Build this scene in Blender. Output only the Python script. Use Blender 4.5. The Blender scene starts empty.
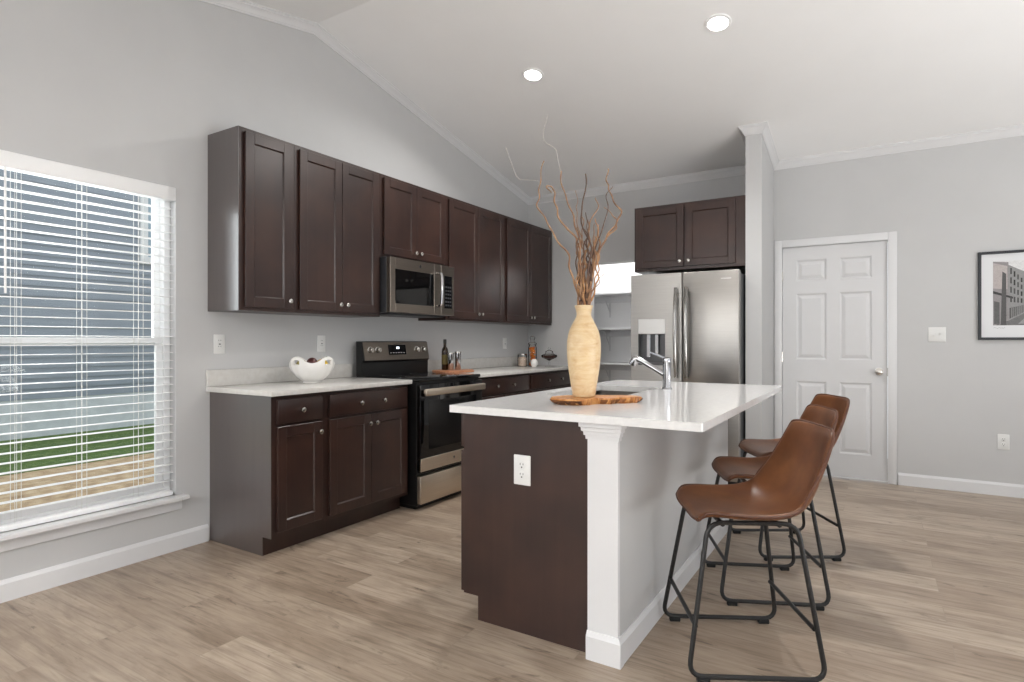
import bpy, bmesh, math, random
from mathutils import Vector, Matrix
random.seed(7)
PI = math.pi
SC = bpy.context.scene
COL = SC.collection

# ------------------------------------------------------------------ camera, world, light, exposure
cam_d = bpy.data.cameras.new('camera')
cam_d.sensor_width = 36.0
cam_d.lens = 589.0 / 1024.0 * 36.0
cam_d.clip_start = 0.05
cam = bpy.data.objects.new('camera', cam_d)
cam.location = (3.407, 0.0, 1.195)
cam.rotation_euler = (PI / 2, 0, math.radians(31.751))
COL.objects.link(cam)
SC.camera = cam

world = bpy.data.worlds.new('world')
SC.world = world
world.use_nodes = True
wb = world.node_tree.nodes['Background']
wb.inputs['Color'].default_value = (0.90, 0.95, 1.0, 1)
wb.inputs['Strength'].default_value = 1.3

SC.view_settings.view_transform = 'Standard'
SC.view_settings.look = 'None'
SC.view_settings.gamma = 1.0
SC.view_settings.use_curve_mapping = False
SC.view_settings.exposure = 0.17


def area(name, loc, rot, sx, sy, watts, color=(1, 1, 1)):
    d = bpy.data.lights.new(name, 'AREA')
    d.shape = 'RECTANGLE'
    d.size, d.size_y = sx, sy
    d.energy = watts
    d.color = color
    o = bpy.data.objects.new(name, d)
    o.location = loc
    o.rotation_euler = rot
    COL.objects.link(o)
    return o


# daylight at the left window; lamps added behind and right, tilted up for fill
area('rear_ceiling_fill', (2.2, -3.05, 1.25), (math.radians(152), 0, PI), 4.4, 2.2, 560, (1.0, 0.995, 0.98))  # added fill lamp in the rear opening, turned up to brighten the ceiling
area('right_ceiling_fill', (6.47, 1.8, 0.7), (math.radians(168), 0, PI / 2), 3.4, 1.6, 150, (1.0, 0.995, 0.98))  # added unseen lamp that lifts the ceiling from the right
area('daylight_left_window', (-0.60, 1.395, 1.75), (math.radians(52), 0, -PI / 2), 0.95, 1.3, 30, (0.95, 0.98, 1.0))


# ------------------------------------------------------------------ materials
def lin(c):
    return tuple(((v / 255.0) / 12.92 if v / 255.0 <= 0.04045 else ((v / 255.0 + 0.055) / 1.055) ** 2.4) for v in c) + (1.0,)


def mat(name, rgb, rough=0.5, metal=0.0, spec=0.5, **kw):
    m = bpy.data.materials.new(name)
    m.use_nodes = True
    b = m.node_tree.nodes['Principled BSDF']
    b.inputs['Base Color'].default_value = lin(rgb)
    b.inputs['Roughness'].default_value = rough
    b.inputs['Metallic'].default_value = metal
    b.inputs['Specular IOR Level'].default_value = spec
    for k, v in kw.items():
        b.inputs[k.replace('_', ' ')].default_value = v
    return m


def N(m, t, **kw):
    n = m.node_tree.nodes.new(t)
    for k, v in kw.items():
        setattr(n, k, v)
    return n


def L(m, a, b):
    m.node_tree.links.new(a, b)


def coords(m, scale=(1, 1, 1), obj=False):
    mp = N(m, 'ShaderNodeMapping')
    mp.inputs['Scale'].default_value = scale
    if obj:
        tc = N(m, 'ShaderNodeTexCoord')
        L(m, tc.outputs['Object'], mp.inputs['Vector'])
    else:
        g = N(m, 'ShaderNodeNewGeometry')
        L(m, g.outputs['Position'], mp.inputs['Vector'])
    return mp.outputs['Vector']


def noise(m, vec, scale, detail=4, rough=0.55, dist=0.0):
    n = N(m, 'ShaderNodeTexNoise')
    n.inputs['Scale'].default_value = scale
    n.inputs['Detail'].default_value = detail
    n.inputs['Roughness'].default_value = rough
    n.inputs['Distortion'].default_value = dist
    L(m, vec, n.inputs['Vector'])
    return n.outputs['Fac']


def ramp(m, fac, stops):
    r = N(m, 'ShaderNodeValToRGB')
    e = r.color_ramp.elements
    while len(e) < len(stops):
        e.new(0.5)
    for k, (p, c) in enumerate(stops):
        e[k].position = p
        e[k].color = lin(c)
    L(m, fac, r.inputs['Fac'])
    return r.outputs['Color']


def mixc(m, fac, a, b, mode='MIX'):
    x = N(m, 'ShaderNodeMix', data_type='RGBA', blend_type=mode)
    for s, v in ((x.inputs[0], fac), (x.inputs[6], a), (x.inputs[7], b)):
        if hasattr(v, 'links'):
            L(m, v, s)
        elif isinstance(v, tuple):
            s.default_value = v
        else:
            s.default_value = v
    return x.outputs[2]


def bump(m, h, strength=0.1, dist=0.01):
    b = N(m, 'ShaderNodeBump')
    b.inputs['Strength'].default_value = strength
    b.inputs['Distance'].default_value = dist
    L(m, h, b.inputs['Height'])
    L(m, b.outputs['Normal'], m.node_tree.nodes['Principled BSDF'].inputs['Normal'])


def base(m, out, sock='Base Color'):
    L(m, out, m.node_tree.nodes['Principled BSDF'].inputs[sock])


def noisy(name, stops, scale, sv=(1, 1, 1), rough=0.5, obj=False, detail=4, bumps=0.0, dist=0.0, **kw):
    m = mat(name, stops[0][1], rough, **kw)
    f = noise(m, coords(m, sv, obj), scale, detail, 0.55, dist)
    base(m, ramp(m, f, stops))
    if bumps:
        bump(m, f, bumps, 0.004)
    return m


M = {}
M['wall'] = noisy('wall_paint', [(0.3, (194, 194, 194)), (0.7, (197, 197, 197))], 3, rough=0.7, spec=0.3)
M['ceiling'] = noisy('ceiling_paint', [(0.3, (243, 243, 243)), (0.7, (245, 245, 245))], 3, rough=0.85, spec=0.2)
M['trim'] = noisy('white_trim_paint', [(0.3, (216, 216, 217)), (0.7, (219, 219, 220))], 5, rough=0.4)
M['pantry'] = noisy('pantry_paint', [(0.3, (236, 236, 236)), (0.7, (239, 239, 239))], 5, rough=0.7)
M['doorpaint'] = noisy('door_paint', [(0.3, (208, 208, 209)), (0.7, (211, 211, 212))], 5, rough=0.45)
M['plastic'] = mat('white_plastic', (224, 224, 222), 0.35)
M['slot'] = mat('dark_slot', (30, 30, 30), 0.6)
M['vinyl'] = mat('white_vinyl', (240, 240, 240), 0.4)
M['slat'] = mat('blind_slat_white', (240, 240, 240), 0.45)
M['cord'] = mat('blind_cord', (235, 235, 232), 0.8)
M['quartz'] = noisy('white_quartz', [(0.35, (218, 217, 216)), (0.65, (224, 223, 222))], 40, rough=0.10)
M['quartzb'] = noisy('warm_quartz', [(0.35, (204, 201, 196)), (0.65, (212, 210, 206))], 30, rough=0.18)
M['nickel'] = mat('brushed_nickel', (200, 196, 190), 0.25, 1.0)
M['chrome'] = mat('chrome', (192, 192, 195), 0.08, 1.0)
M['blackplastic'] = mat('black_plastic', (14, 14, 15), 0.35)
M['blackglass'] = mat('black_glass', (8, 8, 9), 0.04)
M['blackmetal'] = noisy('black_powder_coat', [(0.3, (22, 21, 21)), (0.7, (30, 29, 29))], 60, rough=0.42)
M['rubber'] = mat('black_rubber', (16, 16, 16), 0.8)
M['darkgrey'] = mat('dark_grey_enamel', (52, 53, 56), 0.4)
M['cavity'] = mat('dispenser_cavity', (88, 88, 90), 0.3, 0.6)
M['dispanel'] = mat('dispenser_panel', (205, 204, 202), 0.3, 0.3)
M['lens'] = mat('display_lens', (10, 10, 12), 0.1)


def wood_dark():
    m = mat('espresso_wood', (58, 42, 39), 0.3, spec=0.5)
    v = coords(m, (34, 34, 1.2))
    f1 = noise(m, v, 1.0, 4, 0.55, 0.0)
    f2 = noise(m, coords(m), 4.0, 2)
    c1 = ramp(m, f1, [(0.25, (40, 27, 25)), (0.75, (54, 37, 33))])
    c2 = ramp(m, f2, [(0.35, (44, 30, 27)), (0.65, (68, 46, 38))])
    base(m, mixc(m, 0.5, c1, c2))
    return m


M['wood'] = wood_dark()
M['laminate'] = noisy('espresso_laminate', [(0.3, (70, 62, 60)), (0.7, (76, 67, 65))], 2, (14, 14, 1), rough=0.3, spec=1.0, Coat_Weight=0.6, Coat_Roughness=0.25)


def steel(name, sv, rgb=(196, 193, 188), rough=0.24):
    m = mat(name, rgb, rough, 1.0)
    f = noise(m, coords(m, sv), 1.0, 3)
    base(m, ramp(m, f, [(0.3, tuple(c - 7 for c in rgb)), (0.7, tuple(min(255, c + 5) for c in rgb))]))
    r = N(m, 'ShaderNodeMapRange')
    r.inputs['To Min'].default_value = rough - 0.05
    r.inputs['To Max'].default_value = rough + 0.07
    L(m, f, r.inputs['Value'])
    base(m, r.outputs['Result'], 'Roughness')
    return m


M['steel'] = steel('brushed_steel_fridge', (4, 4, 420), (172, 169, 165), 0.34)
M['steelw'] = steel('brushed_steel_warm', (4, 4, 420), (143, 134, 125), 0.3)
M['handle'] = steel('handle_steel', (4, 4, 300), (148, 146, 143), 0.2)
M['steelr'] = steel('range_steel', (4, 4, 420), (206, 194, 178), 0.36)
M['steeldark'] = steel('dark_steel', (4, 4, 300), (128, 122, 115), 0.28)


def floor_mat():
    m = mat('oak_vinyl_plank', (170, 150, 130), 0.36)
    p = coords(m)
    br = N(m, 'ShaderNodeTexBrick')
    br.offset = 0.37
    br.offset_frequency = 2
    br.squash_frequency = 1
    br.inputs['Scale'].default_value = 1.0
    br.inputs['Brick Width'].default_value = 1.22
    br.inputs['Row Height'].default_value = 0.182
    br.inputs['Mortar Size'].default_value = 0.0016
    br.inputs['Mortar Smooth'].default_value = 0.3
    br.inputs['Bias'].default_value = 0.0
    br.inputs['Color1'].default_value = (0, 0, 0, 1)
    br.inputs['Color2'].default_value = (1, 1, 1, 1)
    br.inputs['Mortar'].default_value = (0.5, 0.5, 0.5, 1)
    L(m, p, br.inputs['Vector'])
    rnd = br.outputs['Color']
    # shift the grain per plank
    add = N(m, 'ShaderNodeVectorMath', operation='MULTIPLY_ADD')
    L(m, rnd, add.inputs[0])
    add.inputs[1].default_value = (13.7, 5.1, 3.3)
    L(m, p, add.inputs[2])
    mp = N(m, 'ShaderNodeMapping')
    mp.inputs['Scale'].default_value = (1.3, 24, 1)
    L(m, add.outputs[0], mp.inputs['Vector'])
    g1 = noise(m, mp.outputs['Vector'], 2.0, 7, 0.62, 0.9)
    mp2 = N(m, 'ShaderNodeMapping')
    mp2.inputs['Scale'].default_value = (2.2, 7.0, 1)
    L(m, add.outputs[0], mp2.inputs['Vector'])
    g2 = noise(m, mp2.outputs['Vector'], 1.3, 5, 0.6, 0.5)
    mp3 = N(m, 'ShaderNodeMapping')
    mp3.inputs['Scale'].default_value = (3.2, 11.0, 1)
    L(m, add.outputs[0], mp3.inputs['Vector'])
    g3 = noise(m, mp3.outputs['Vector'], 1.1, 6, 0.65, 1.2)
    tint = ramp(m, rnd, [(0.0, (167, 150, 133)), (0.5, (177, 161, 144)), (1.0, (189, 174, 157))])
    gr = ramp(m, g1, [(0.28, (176, 167, 160)), (0.5, (236, 233, 230)), (0.72, (255, 255, 255))])
    c = mixc(m, 0.85, tint, gr, 'MULTIPLY')
    cl = ramp(m, g2, [(0.3, (196, 188, 182)), (0.6, (255, 255, 255))])
    c = mixc(m, 0.7, c, cl, 'MULTIPLY')
    kn = ramp(m, g3, [(0.28, (112, 100, 92)), (0.40, (255, 255, 255))])
    c = mixc(m, 0.75, c, kn, 'MULTIPLY')
    c = mixc(m, br.outputs['Fac'], c, lin((148, 133, 118)))
    base(m, c)
    bump(m, g1, 0.05, 0.002)
    return m


M['floor'] = floor_mat()


def leather():
    m = mat('cognac_leather', (128, 78, 48), 0.33)
    f = noise(m, coords(m, obj=True), 6, 4)
    f2 = noise(m, coords(m, obj=True), 240, 2)
    base(m, ramp(m, f, [(0.28, (86, 50, 28)), (0.52, (108, 66, 38)), (0.78, (132, 86, 52))]))
    bump(m, f2, 0.12, 0.001)
    return m


M['leather'] = leather()
M['piping'] = mat('dark_leather_piping', (84, 48, 29), 0.5)


def vase_mat():
    m = mat('cream_burl_vase', (224, 200, 156), 0.33)
    f = noise(m, coords(m, (1, 1, 2.2), True), 14, 6, 0.6, 0.6)
    c = ramp(m, f, [(0.25, (186, 142, 96)), (0.42, (208, 176, 132)), (0.6, (219, 195, 154)), (0.8, (200, 160, 110))])
    w = noise(m, coords(m, (3, 3, 40), True), 2.0, 3)
    c = mixc(m, 0.15, c, ramp(m, w, [(0.4, (208, 176, 134)), (0.6, (230, 216, 188))]))
    k = noise(m, coords(m, (1, 1, 1), True), 21, 2, 0.5, 0.3)
    c = mixc(m, ramp(m, k, [(0.2, (255, 255, 255)), (0.26, (0, 0, 0))]), c, lin((170, 122, 84)))
    base(m, c)
    return m


M['vase'] = vase_mat()
M['olive'] = noisy('olive_wood', [(0.25, (104, 60, 26)), (0.42, (176, 112, 56)), (0.6, (206, 148, 86)), (0.8, (150, 88, 40))], 9, (3, 1.2, 1), 0.4, True, 6, dist=1.8)
M['bark'] = noisy('live_edge_bark', [(0.3, (70, 40, 20)), (0.7, (150, 92, 46))], 30, rough=0.7, obj=True)
M['twig'] = noisy('twig_bark', [(0.3, (112, 80, 60)), (0.55, (152, 116, 86)), (0.8, (190, 154, 116))], 26, rough=0.7)
M['twiggold'] = noisy('golden_twig_bark', [(0.3, (150, 104, 66)), (0.8, (196, 152, 106))], 26, rough=0.7)
M['twigdark'] = noisy('dark_twig_bark', [(0.3, (70, 50, 42)), (0.8, (112, 84, 66))], 26, rough=0.7)
M['twigpale'] = noisy('pale_twig_bark', [(0.3, (186, 178, 170)), (0.8, (200, 194, 188))], 26, rough=0.8)
M['boardw'] = noisy('acacia_board', [(0.3, (146, 92, 62)), (0.7, (186, 130, 94))], 6, (8, 1, 1), 0.45, True)
M['ceramic'] = mat('white_ceramic', (240, 238, 234), 0.18)
M['lemon'] = noisy('lemon_skin', [(0.3, (196, 160, 30)), (0.7, (222, 190, 54))], 40, rough=0.45, obj=True)
M['olivefruit'] = noisy('green_fruit_skin', [(0.3, (96, 88, 30)), (0.7, (150, 134, 56))], 20, rough=0.4, obj=True)
M['plum'] = noisy('plum_skin', [(0.3, (52, 20, 22)), (0.7, (96, 40, 36))], 12, rough=0.35, obj=True)
M['amber'] = mat('amber_bottle_glass', (40, 24, 8), 0.06)
M['label'] = mat('bottle_label', (92, 80, 34), 0.6)
M['cap'] = mat('bottle_cap', (24, 22, 22), 0.4)
M['pasta'] = noisy('beige_shells', [(0.3, (200, 176, 156)), (0.7, (230, 212, 196))], 60, rough=0.7)
M['orange'] = noisy('orange_slices', [(0.3, (196, 88, 14)), (0.7, (240, 150, 40))], 40, rough=0.5)
M['choc'] = mat('dark_sweets', (62, 26, 18), 0.4)
M['frame'] = mat('black_picture_frame', (34, 36, 42), 0.4)
M['mat_board'] = mat('picture_mount', (222, 223, 225), 0.8)
M['twill'] = mat('lamp_trim', (245, 245, 245), 0.5)


def emit(name, rgb, s):
    m = bpy.data.materials.new(name)
    m.use_nodes = True
    b = m.node_tree.nodes['Principled BSDF']
    b.inputs['Base Color'].default_value = lin(rgb)
    b.inputs['Emission Color'].default_value = lin(rgb)
    b.inputs['Emission Strength'].default_value = s
    return m


M['lamp'] = emit('lamp_diffuser', (255, 252, 246), 12.0)
M['clock'] = emit('clock_digits', (235, 245, 255), 2.0)


def glassy(name, tint=(1, 1, 1, 1), refl=0.06):
    m = bpy.data.materials.new(name)
    m.use_nodes = True
    nt = m.node_tree
    nt.nodes.remove(nt.nodes['Principled BSDF'])
    tr = N(m, 'ShaderNodeBsdfTransparent')
    tr.inputs['Color'].default_value = tint
    gl = N(m, 'ShaderNodeBsdfGlossy')
    gl.inputs['Roughness'].default_value = 0.02
    fr = N(m, 'ShaderNodeFresnel')
    fr.inputs['IOR'].default_value = 1.25
    mx = N(m, 'ShaderNodeMixShader')
    L(m, fr.outputs[0], mx.inputs[0])
    L(m, tr.outputs[0], mx.inputs[1])
    L(m, gl.outputs[0], mx.inputs[2])
    L(m, mx.outputs[0], nt.nodes['Material Output'].inputs['Surface'])
    return m


M['pane'] = glassy('window_glass', (0.96, 0.98, 0.98, 1))
M['jar'] = glassy('jar_glass', (0.985, 0.99, 0.99, 1))
M['siding'] = noisy('grey_lap_siding', [(0.3, (138, 145, 155)), (0.7, (148, 155, 165))], 4, (1, 0.4, 6), 0.7)
M['concrete'] = noisy('pale_concrete', [(0.3, (196, 199, 204)), (0.7, (214, 217, 221))], 5, rough=0.9)
M['grass'] = noisy('lawn_grass', [(0.25, (62, 86, 36)), (0.5, (88, 112, 52)), (0.75, (126, 140, 80))], 14, rough=0.95, detail=8)
M['dirt'] = noisy('bare_straw_soil', [(0.25, (150, 122, 92)), (0.5, (192, 164, 130)), (0.75, (216, 192, 158))], 9, rough=0.95, detail=8)
M['roof'] = noisy('asphalt_shingle', [(0.3, (70, 72, 76)), (0.7, (92, 94, 98))], 20, rough=0.9)


def vcol_mat():
    m = mat('ink_print', (200, 200, 200), 0.8)
    a = N(m, 'ShaderNodeVertexColor')
    a.layer_name = 'ink'
    n = noise(m, coords(m), 90, 4, 0.7)
    base(m, mixc(m, 0.35, a.outputs['Color'], ramp(m, n, [(0.35, (190, 188, 190)), (0.65, (255, 255, 255))]), 'MULTIPLY'))
    return m


M['ink'] = vcol_mat()


# ------------------------------------------------------------------ mesh helpers
def BM():
    return bmesh.new()


def box(bm, x0, x1, y0, y1, z0, z1, bev=0.0, seg=1):
    r = bmesh.ops.create_cube(bm, size=1.0)
    vs = r['verts']
    bmesh.ops.scale(bm, vec=(abs(x1 - x0), abs(y1 - y0), abs(z1 - z0)), verts=vs)
    bmesh.ops.translate(bm, vec=((x0 + x1) / 2, (y0 + y1) / 2, (z0 + z1) / 2), verts=vs)
    if bev > 0:
        es = list({e for v in vs for e in v.link_edges})
        bmesh.ops.bevel(bm, geom=es, offset=bev, segments=seg, affect='EDGES', profile=0.5)
    return bm


def boxm(*a, **k):
    return box(BM(), *a, **k)


def lathe(bm, prof, center=(0, 0, 0), n=32, axis='z', cap_bottom=True, cap_top=True):
    rings = []
    cx, cy, cz = center
    for r, z in prof:
        ring = []
        for k in range(n):
            a = 2 * PI * k / n
            p = (r * math.cos(a), r * math.sin(a), z)
            if axis == 'x':
                p = (p[2], p[0], p[1])
            elif axis == '-x':
                p = (-p[2], p[1], p[0])
            elif axis == 'y':
                p = (p[1], p[2], p[0])
            elif axis == '-y':
                p = (p[0], -p[2], p[1])
            ring.append(bm.verts.new((p[0] + cx, p[1] + cy, p[2] + cz)))
        rings.append(ring)
    for a, b in zip(rings, rings[1:]):
        for k in range(n):
            bm.faces.new((a[k], a[(k + 1) % n], b[(k + 1) % n], b[k]))
    if cap_bottom:
        bm.faces.new(list(reversed(rings[0])))
    if cap_top:
        bm.faces.new(rings[-1])
    return bm


def tube(bm, pts, rad, n=10, closed=False, caps=True):
    P = [Vector(p) for p in pts]
    m = len(P)
    R = rad if isinstance(rad, (list, tuple)) else [rad] * m
    T = []
    for i in range(m):
        if closed:
            t = P[(i + 1) % m] - P[i - 1]
        else:
            t = P[min(i + 1, m - 1)] - P[max(i - 1, 0)]
        T.append(t.normalized())
    up = Vector((0, 0, 1)) if abs(T[0].z) < 0.9 else Vector((1, 0, 0))
    nrm = (up - T[0] * up.dot(T[0])).normalized()
    rings = []
    for i in range(m):
        nrm = (nrm - T[i] * nrm.dot(T[i])).normalized()
        b = T[i].cross(nrm)
        rings.append([bm.verts.new(P[i] + (nrm * math.cos(2 * PI * k / n) + b * math.sin(2 * PI * k / n)) * R[i]) for k in range(n)])
    pairs = list(zip(rings, rings[1:]))
    if closed:
        # align the seam
        a, b = rings[-1], rings[0]
        best = min(range(n), key=lambda s: (a[0].co - b[s].co).length)
        pairs.append((a, b[best:] + b[:best]))
    for a, b in pairs:
        for k in range(n):
            bm.faces.new((a[k], a[(k + 1) % n], b[(k + 1) % n], b[k]))
    if caps and not closed:
        bm.faces.new(list(reversed(rings[0])))
        bm.faces.new(rings[-1])
    return bm


def rounded(pts, r, closed=False, seg=6):
    P = [Vector(p) for p in pts]
    out = []
    m = len(P)
    for i in range(m):
        if not closed and i in (0, m - 1):
            out.append(P[i])
            continue
        a, b, c = P[i - 1], P[i], P[(i + 1) % m]
        d1, d2 = (a - b), (c - b)
        rr = min(r, d1.length * 0.45, d2.length * 0.45)
        p1, p2 = b + d1.normalized() * rr, b + d2.normalized() * rr
        for k in range(seg + 1):
            t = k / seg
            out.append(p1 * (1 - t) ** 2 + b * 2 * t * (1 - t) + p2 * t ** 2)
    return out


def spline(pts, n=6):
    P = [Vector(p) for p in pts]
    out = []
    for i in range(len(P) - 1):
        p0, p1, p2, p3 = P[max(i - 1, 0)], P[i], P[i + 1], P[min(i + 2, len(P) - 1)]
        for k in range(n):
            t = k / n
            out.append(0.5 * ((2 * p1) + (-p0 + p2) * t + (2 * p0 - 5 * p1 + 4 * p2 - p3) * t * t + (-p0 + 3 * p1 - 3 * p2 + p3) * t ** 3))
    out.append(P[-1])
    return out


def prism(bm, poly, fn):
    """poly: list of 2-D points; fn(u, v, side) -> 3-D point for side 0/1"""
    a = [bm.verts.new(fn(u, v, 0)) for u, v in poly]
    b = [bm.verts.new(fn(u, v, 1)) for u, v in poly]
    n = len(poly)
    bm.faces.new(a)
    bm.faces.new(list(reversed(b)))
    for i in range(n):
        bm.faces.new((a[i], b[i], b[(i + 1) % n], a[(i + 1) % n]))
    return bm


def sphere(bm, c, r, sc=(1, 1, 1), u=20, v=12):
    s = bmesh.ops.create_uvsphere(bm, u_segments=u, v_segments=v, radius=r)
    bmesh.ops.scale(bm, vec=sc, verts=s['verts'])
    bmesh.ops.translate(bm, vec=c, verts=s['verts'])
    return bm


def smooth_by_angle(me, deg=35):
    me.polygons.foreach_set('use_smooth', [True] * len(me.polygons))
    me.set_sharp_from_angle(angle=math.radians(deg))


def obj(name, bm, material, parent=None, smooth=True, deg=35):
    bmesh.ops.recalc_face_normals(bm, faces=bm.faces)
    me = bpy.data.meshes.new(name)
    bm.to_mesh(me)
    bm.free()
    me.materials.append(material if not isinstance(material, str) else M[material])
    if smooth:
        smooth_by_angle(me, deg)
    o = bpy.data.objects.new(name, me)
    COL.objects.link(o)
    if parent:
        o.parent = parent
    return o


def tag(o, label, cat, group=None, kind=None):
    o['label'] = label
    o['category'] = cat
    if group:
        o['group'] = group
    if kind:
        o['kind'] = kind
    return o


def thing(name, label, cat, loc=(0, 0, 0), rotz=0.0, group=None):
    o = bpy.data.objects.new(name, None)
    o.empty_display_size = 0.05
    o.location = loc
    o.rotation_euler = (0, 0, rotz)
    COL.objects.link(o)
    return tag(o, label, cat, group)


def structure(name, bm, material, label, parent=None, **k):
    o = obj(name, bm, material, parent, **k)
    if parent is None:
        o['kind'] = 'structure'
        o['label'] = label
        o['category'] = name.split('_')[0]
    return o


def struct_root(name, label, loc=(0, 0, 0), rotz=0.0):
    o = thing(name, label, name.split('_')[0], loc, rotz)
    o['kind'] = 'structure'
    return o


def text_mesh(s, size, depth=0.0005):
    cu = bpy.data.curves.new('lettering', 'FONT')
    cu.body = s
    cu.size = size
    cu.extrude = depth
    cu.align_x = 'CENTER'
    cu.align_y = 'CENTER'
    t = bpy.data.objects.new('lettering', cu)
    COL.objects.link(t)
    dg = bpy.context.evaluated_depsgraph_get()
    me = bpy.data.meshes.new_from_object(t.evaluated_get(dg))
    bpy.data.objects.remove(t)
    bm = BM()
    bm.from_mesh(me)
    return bm


# ------------------------------------------------------------------ the room
YB = 5.86           # kitchen back wall
YR = 2.815          # ridge
ZE = 2.822          # ceiling at the back wall
SL = 0.203
X1, Y0 = 6.4, -3.0


def ceil(y):
    return ZE + SL * ((YB - y) if y >= YR else (YB - 2 * YR + y))


WT = 0.13
structure('floor', boxm(-WT, X1 + WT, Y0 - WT, 7.1, -0.12, 0.0), 'floor', 'grey beige wood plank floor', smooth=False)

cb = BM()
for ya, yb in ((Y0 - WT, YR), (YR, 7.1)):
    prism(cb, [(ya, ceil(ya)), (yb, ceil(yb)), (yb, ceil(yb) + 0.12), (ya, ceil(ya) + 0.12)],
          lambda u, v, s: ((-WT, X1 + WT)[s], u, v))
structure('ceiling', cb, 'ceiling', 'white vaulted ceiling with a ridge', smooth=False)

# left wall with the window opening
WY0, WY1, WZ0, WZ1 = 0.935, 1.852, 0.315, 2.072
lw = BM()
wallx = lambda u, v, s: ((-WT, 0.0)[s], u, v)
prism(lw, [(Y0, 0), (WY0, 0), (WY0, ceil(WY0)), (Y0, ceil(Y0))], wallx)
prism(lw, [(WY0, 0), (WY1, 0), (WY1, WZ0), (WY0, WZ0)], wallx)
prism(lw, [(WY0, WZ1), (WY1, WZ1), (WY1, ceil(WY1)), (WY0, ceil(WY0))], wallx)
prism(lw, [(WY1, 0), (7.0, 0), (7.0, ceil(7.0)), (YR, ceil(YR)), (WY1, ceil(WY1))], wallx)
structure('wall_left', lw, 'wall', 'light grey gable wall behind the cabinets', smooth=False)

# back wall with pantry opening and door opening
PX0, PX1, PZ = 0.77, 1.50, 2.025
DX0, DX1, DZ = 2.672, 3.493, 2.047
bw = BM()
ctop = ceil(YB) + 0.02


def wy(x0, x1, z0, z1):
    box(bw, x0, x1, YB, YB + 0.12, z0, z1)


wy(0, PX0, 0, ctop); wy(PX0, PX1, PZ, ctop); wy(PX1, DX0, 0, ctop); wy(DX0, DX1, DZ, ctop); wy(DX1, X1, 0, ctop)
structure('wall_back', bw, 'wall', 'light grey back wall with door and pantry opening', smooth=False)

# stub wall beside the fridge
SX0, SX1, SY = 2.482, 2.607, 5.18
sw = BM()
prism(sw, [(SY, 0), (YB, 0), (YB, ceil(YB)), (SY, ceil(SY))], lambda u, v, s: ((SX0, SX1)[s], u, v))
structure('wall_stub', sw, 'wall', 'narrow wall end beside the refrigerator', smooth=False)

# pantry recess behind the opening
pw = BM()
box(pw, 0.0, 2.3, 6.62, 6.72, 0, 2.7)
box(pw, -0.0, 0.10, YB + 0.12, 6.62, 0, 2.7)
box(pw, 2.2, 2.3, YB + 0.12, 6.62, 0, 2.7)
structure('wall_pantry', pw, 'pantry', 'white pantry walls seen through the opening', smooth=False)

# walls behind and beside the camera, with the glazed openings
rw = BM()
RA, RB = 0.05, 4.35
for poly in ([(Y0, 0), (RA, 0), (RA, ceil(RA)), (Y0, ceil(Y0))], [(RB, 0), (7.0, 0), (7.0, ceil(7.0)), (RB, ceil(RB))],
             [(RA, 2.3), (RB, 2.3), (RB, ceil(RB)), (YR, ceil(YR)), (RA, ceil(RA))], [(RA, 0), (RB, 0), (RB, 0.2), (RA, 0.2)]):
    prism(rw, poly, lambda u, v, s: (X1 + WT * s, u, v))
structure('wall_right', rw, 'wall', 'right wall with a wide window opening', smooth=False)
rr = BM()
box(rr, -WT, 0.0, Y0 - WT, Y0, 0, ceil(Y0)); box(rr, 4.9, X1 + WT, Y0 - WT, Y0, 0, ceil(Y0))
box(rr, 0.0, 4.9, Y0 - WT, Y0, 2.35, ceil(Y0) + .01); box(rr, 0.0, 4.9, Y0 - WT, Y0, 0, 0.15)
structure('wall_rear', rr, 'wall', 'rear wall with a wide glazed opening', smooth=False)


# baseboards
def board_profile(h=0.1, t=0.014):
    return [(0, 0), (t, 0), (t, h - 0.018), (t * 0.45, h - 0.004), (t * 0.35, h), (0, h)]


def run(bm, prof, path, closed=False, zfn=None):
    """sweep profile (out, up) along a horizontal path; out = right-hand side of travel"""
    n = len(path)
    dirs = [(Vector(path[i + 1]) - Vector(path[i])).normalized() for i in range(n - 1)]
    rings = []
    for i in range(n):
        if i == 0:
            d = dirs[0]; off = Vector((d.y, -d.x)); sc = 1
        elif i == n - 1:
            d = dirs[-1]; off = Vector((d.y, -d.x)); sc = 1
        else:
            n1 = Vector((dirs[i - 1].y, -dirs[i - 1].x)); n2 = Vector((dirs[i].y, -dirs[i].x))
            off = (n1 + n2).normalized(); sc = 1 / max(0.2, off.dot(n1))
        ring = []
        for o, u in prof:
            x, y = path[i][0] + off.x * o * sc, path[i][1] + off.y * o * sc
            ring.append(bm.verts.new((x, y, u + (zfn(y) if zfn else 0))))
        rings.append(ring)
    k = len(prof)
    for a, b in zip(rings, rings[1:]):
        for j in range(k):
            bm.faces.new((a[j], b[j], b[(j + 1) % k], a[(j + 1) % k]))
    bm.faces.new(rings[0]); bm.faces.new(list(reversed(rings[-1])))
    return bm


structure('baseboard_left', run(BM(), board_profile(0.1), [(0, Y0), (0, 2.04)]), 'trim', 'white baseboard under the window', deg=20)
structure('baseboard_back', run(BM(), board_profile(0.1), [(3.56, YB), (X1, YB)]), 'trim', 'white baseboard right of the door', deg=20)
structure('baseboard_stub', run(BM(), board_profile(0.1), [(SX0, SY), (SX1, SY), (SX1, YB)]), 'trim', 'white baseboard around the narrow wall end', deg=20)

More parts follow.
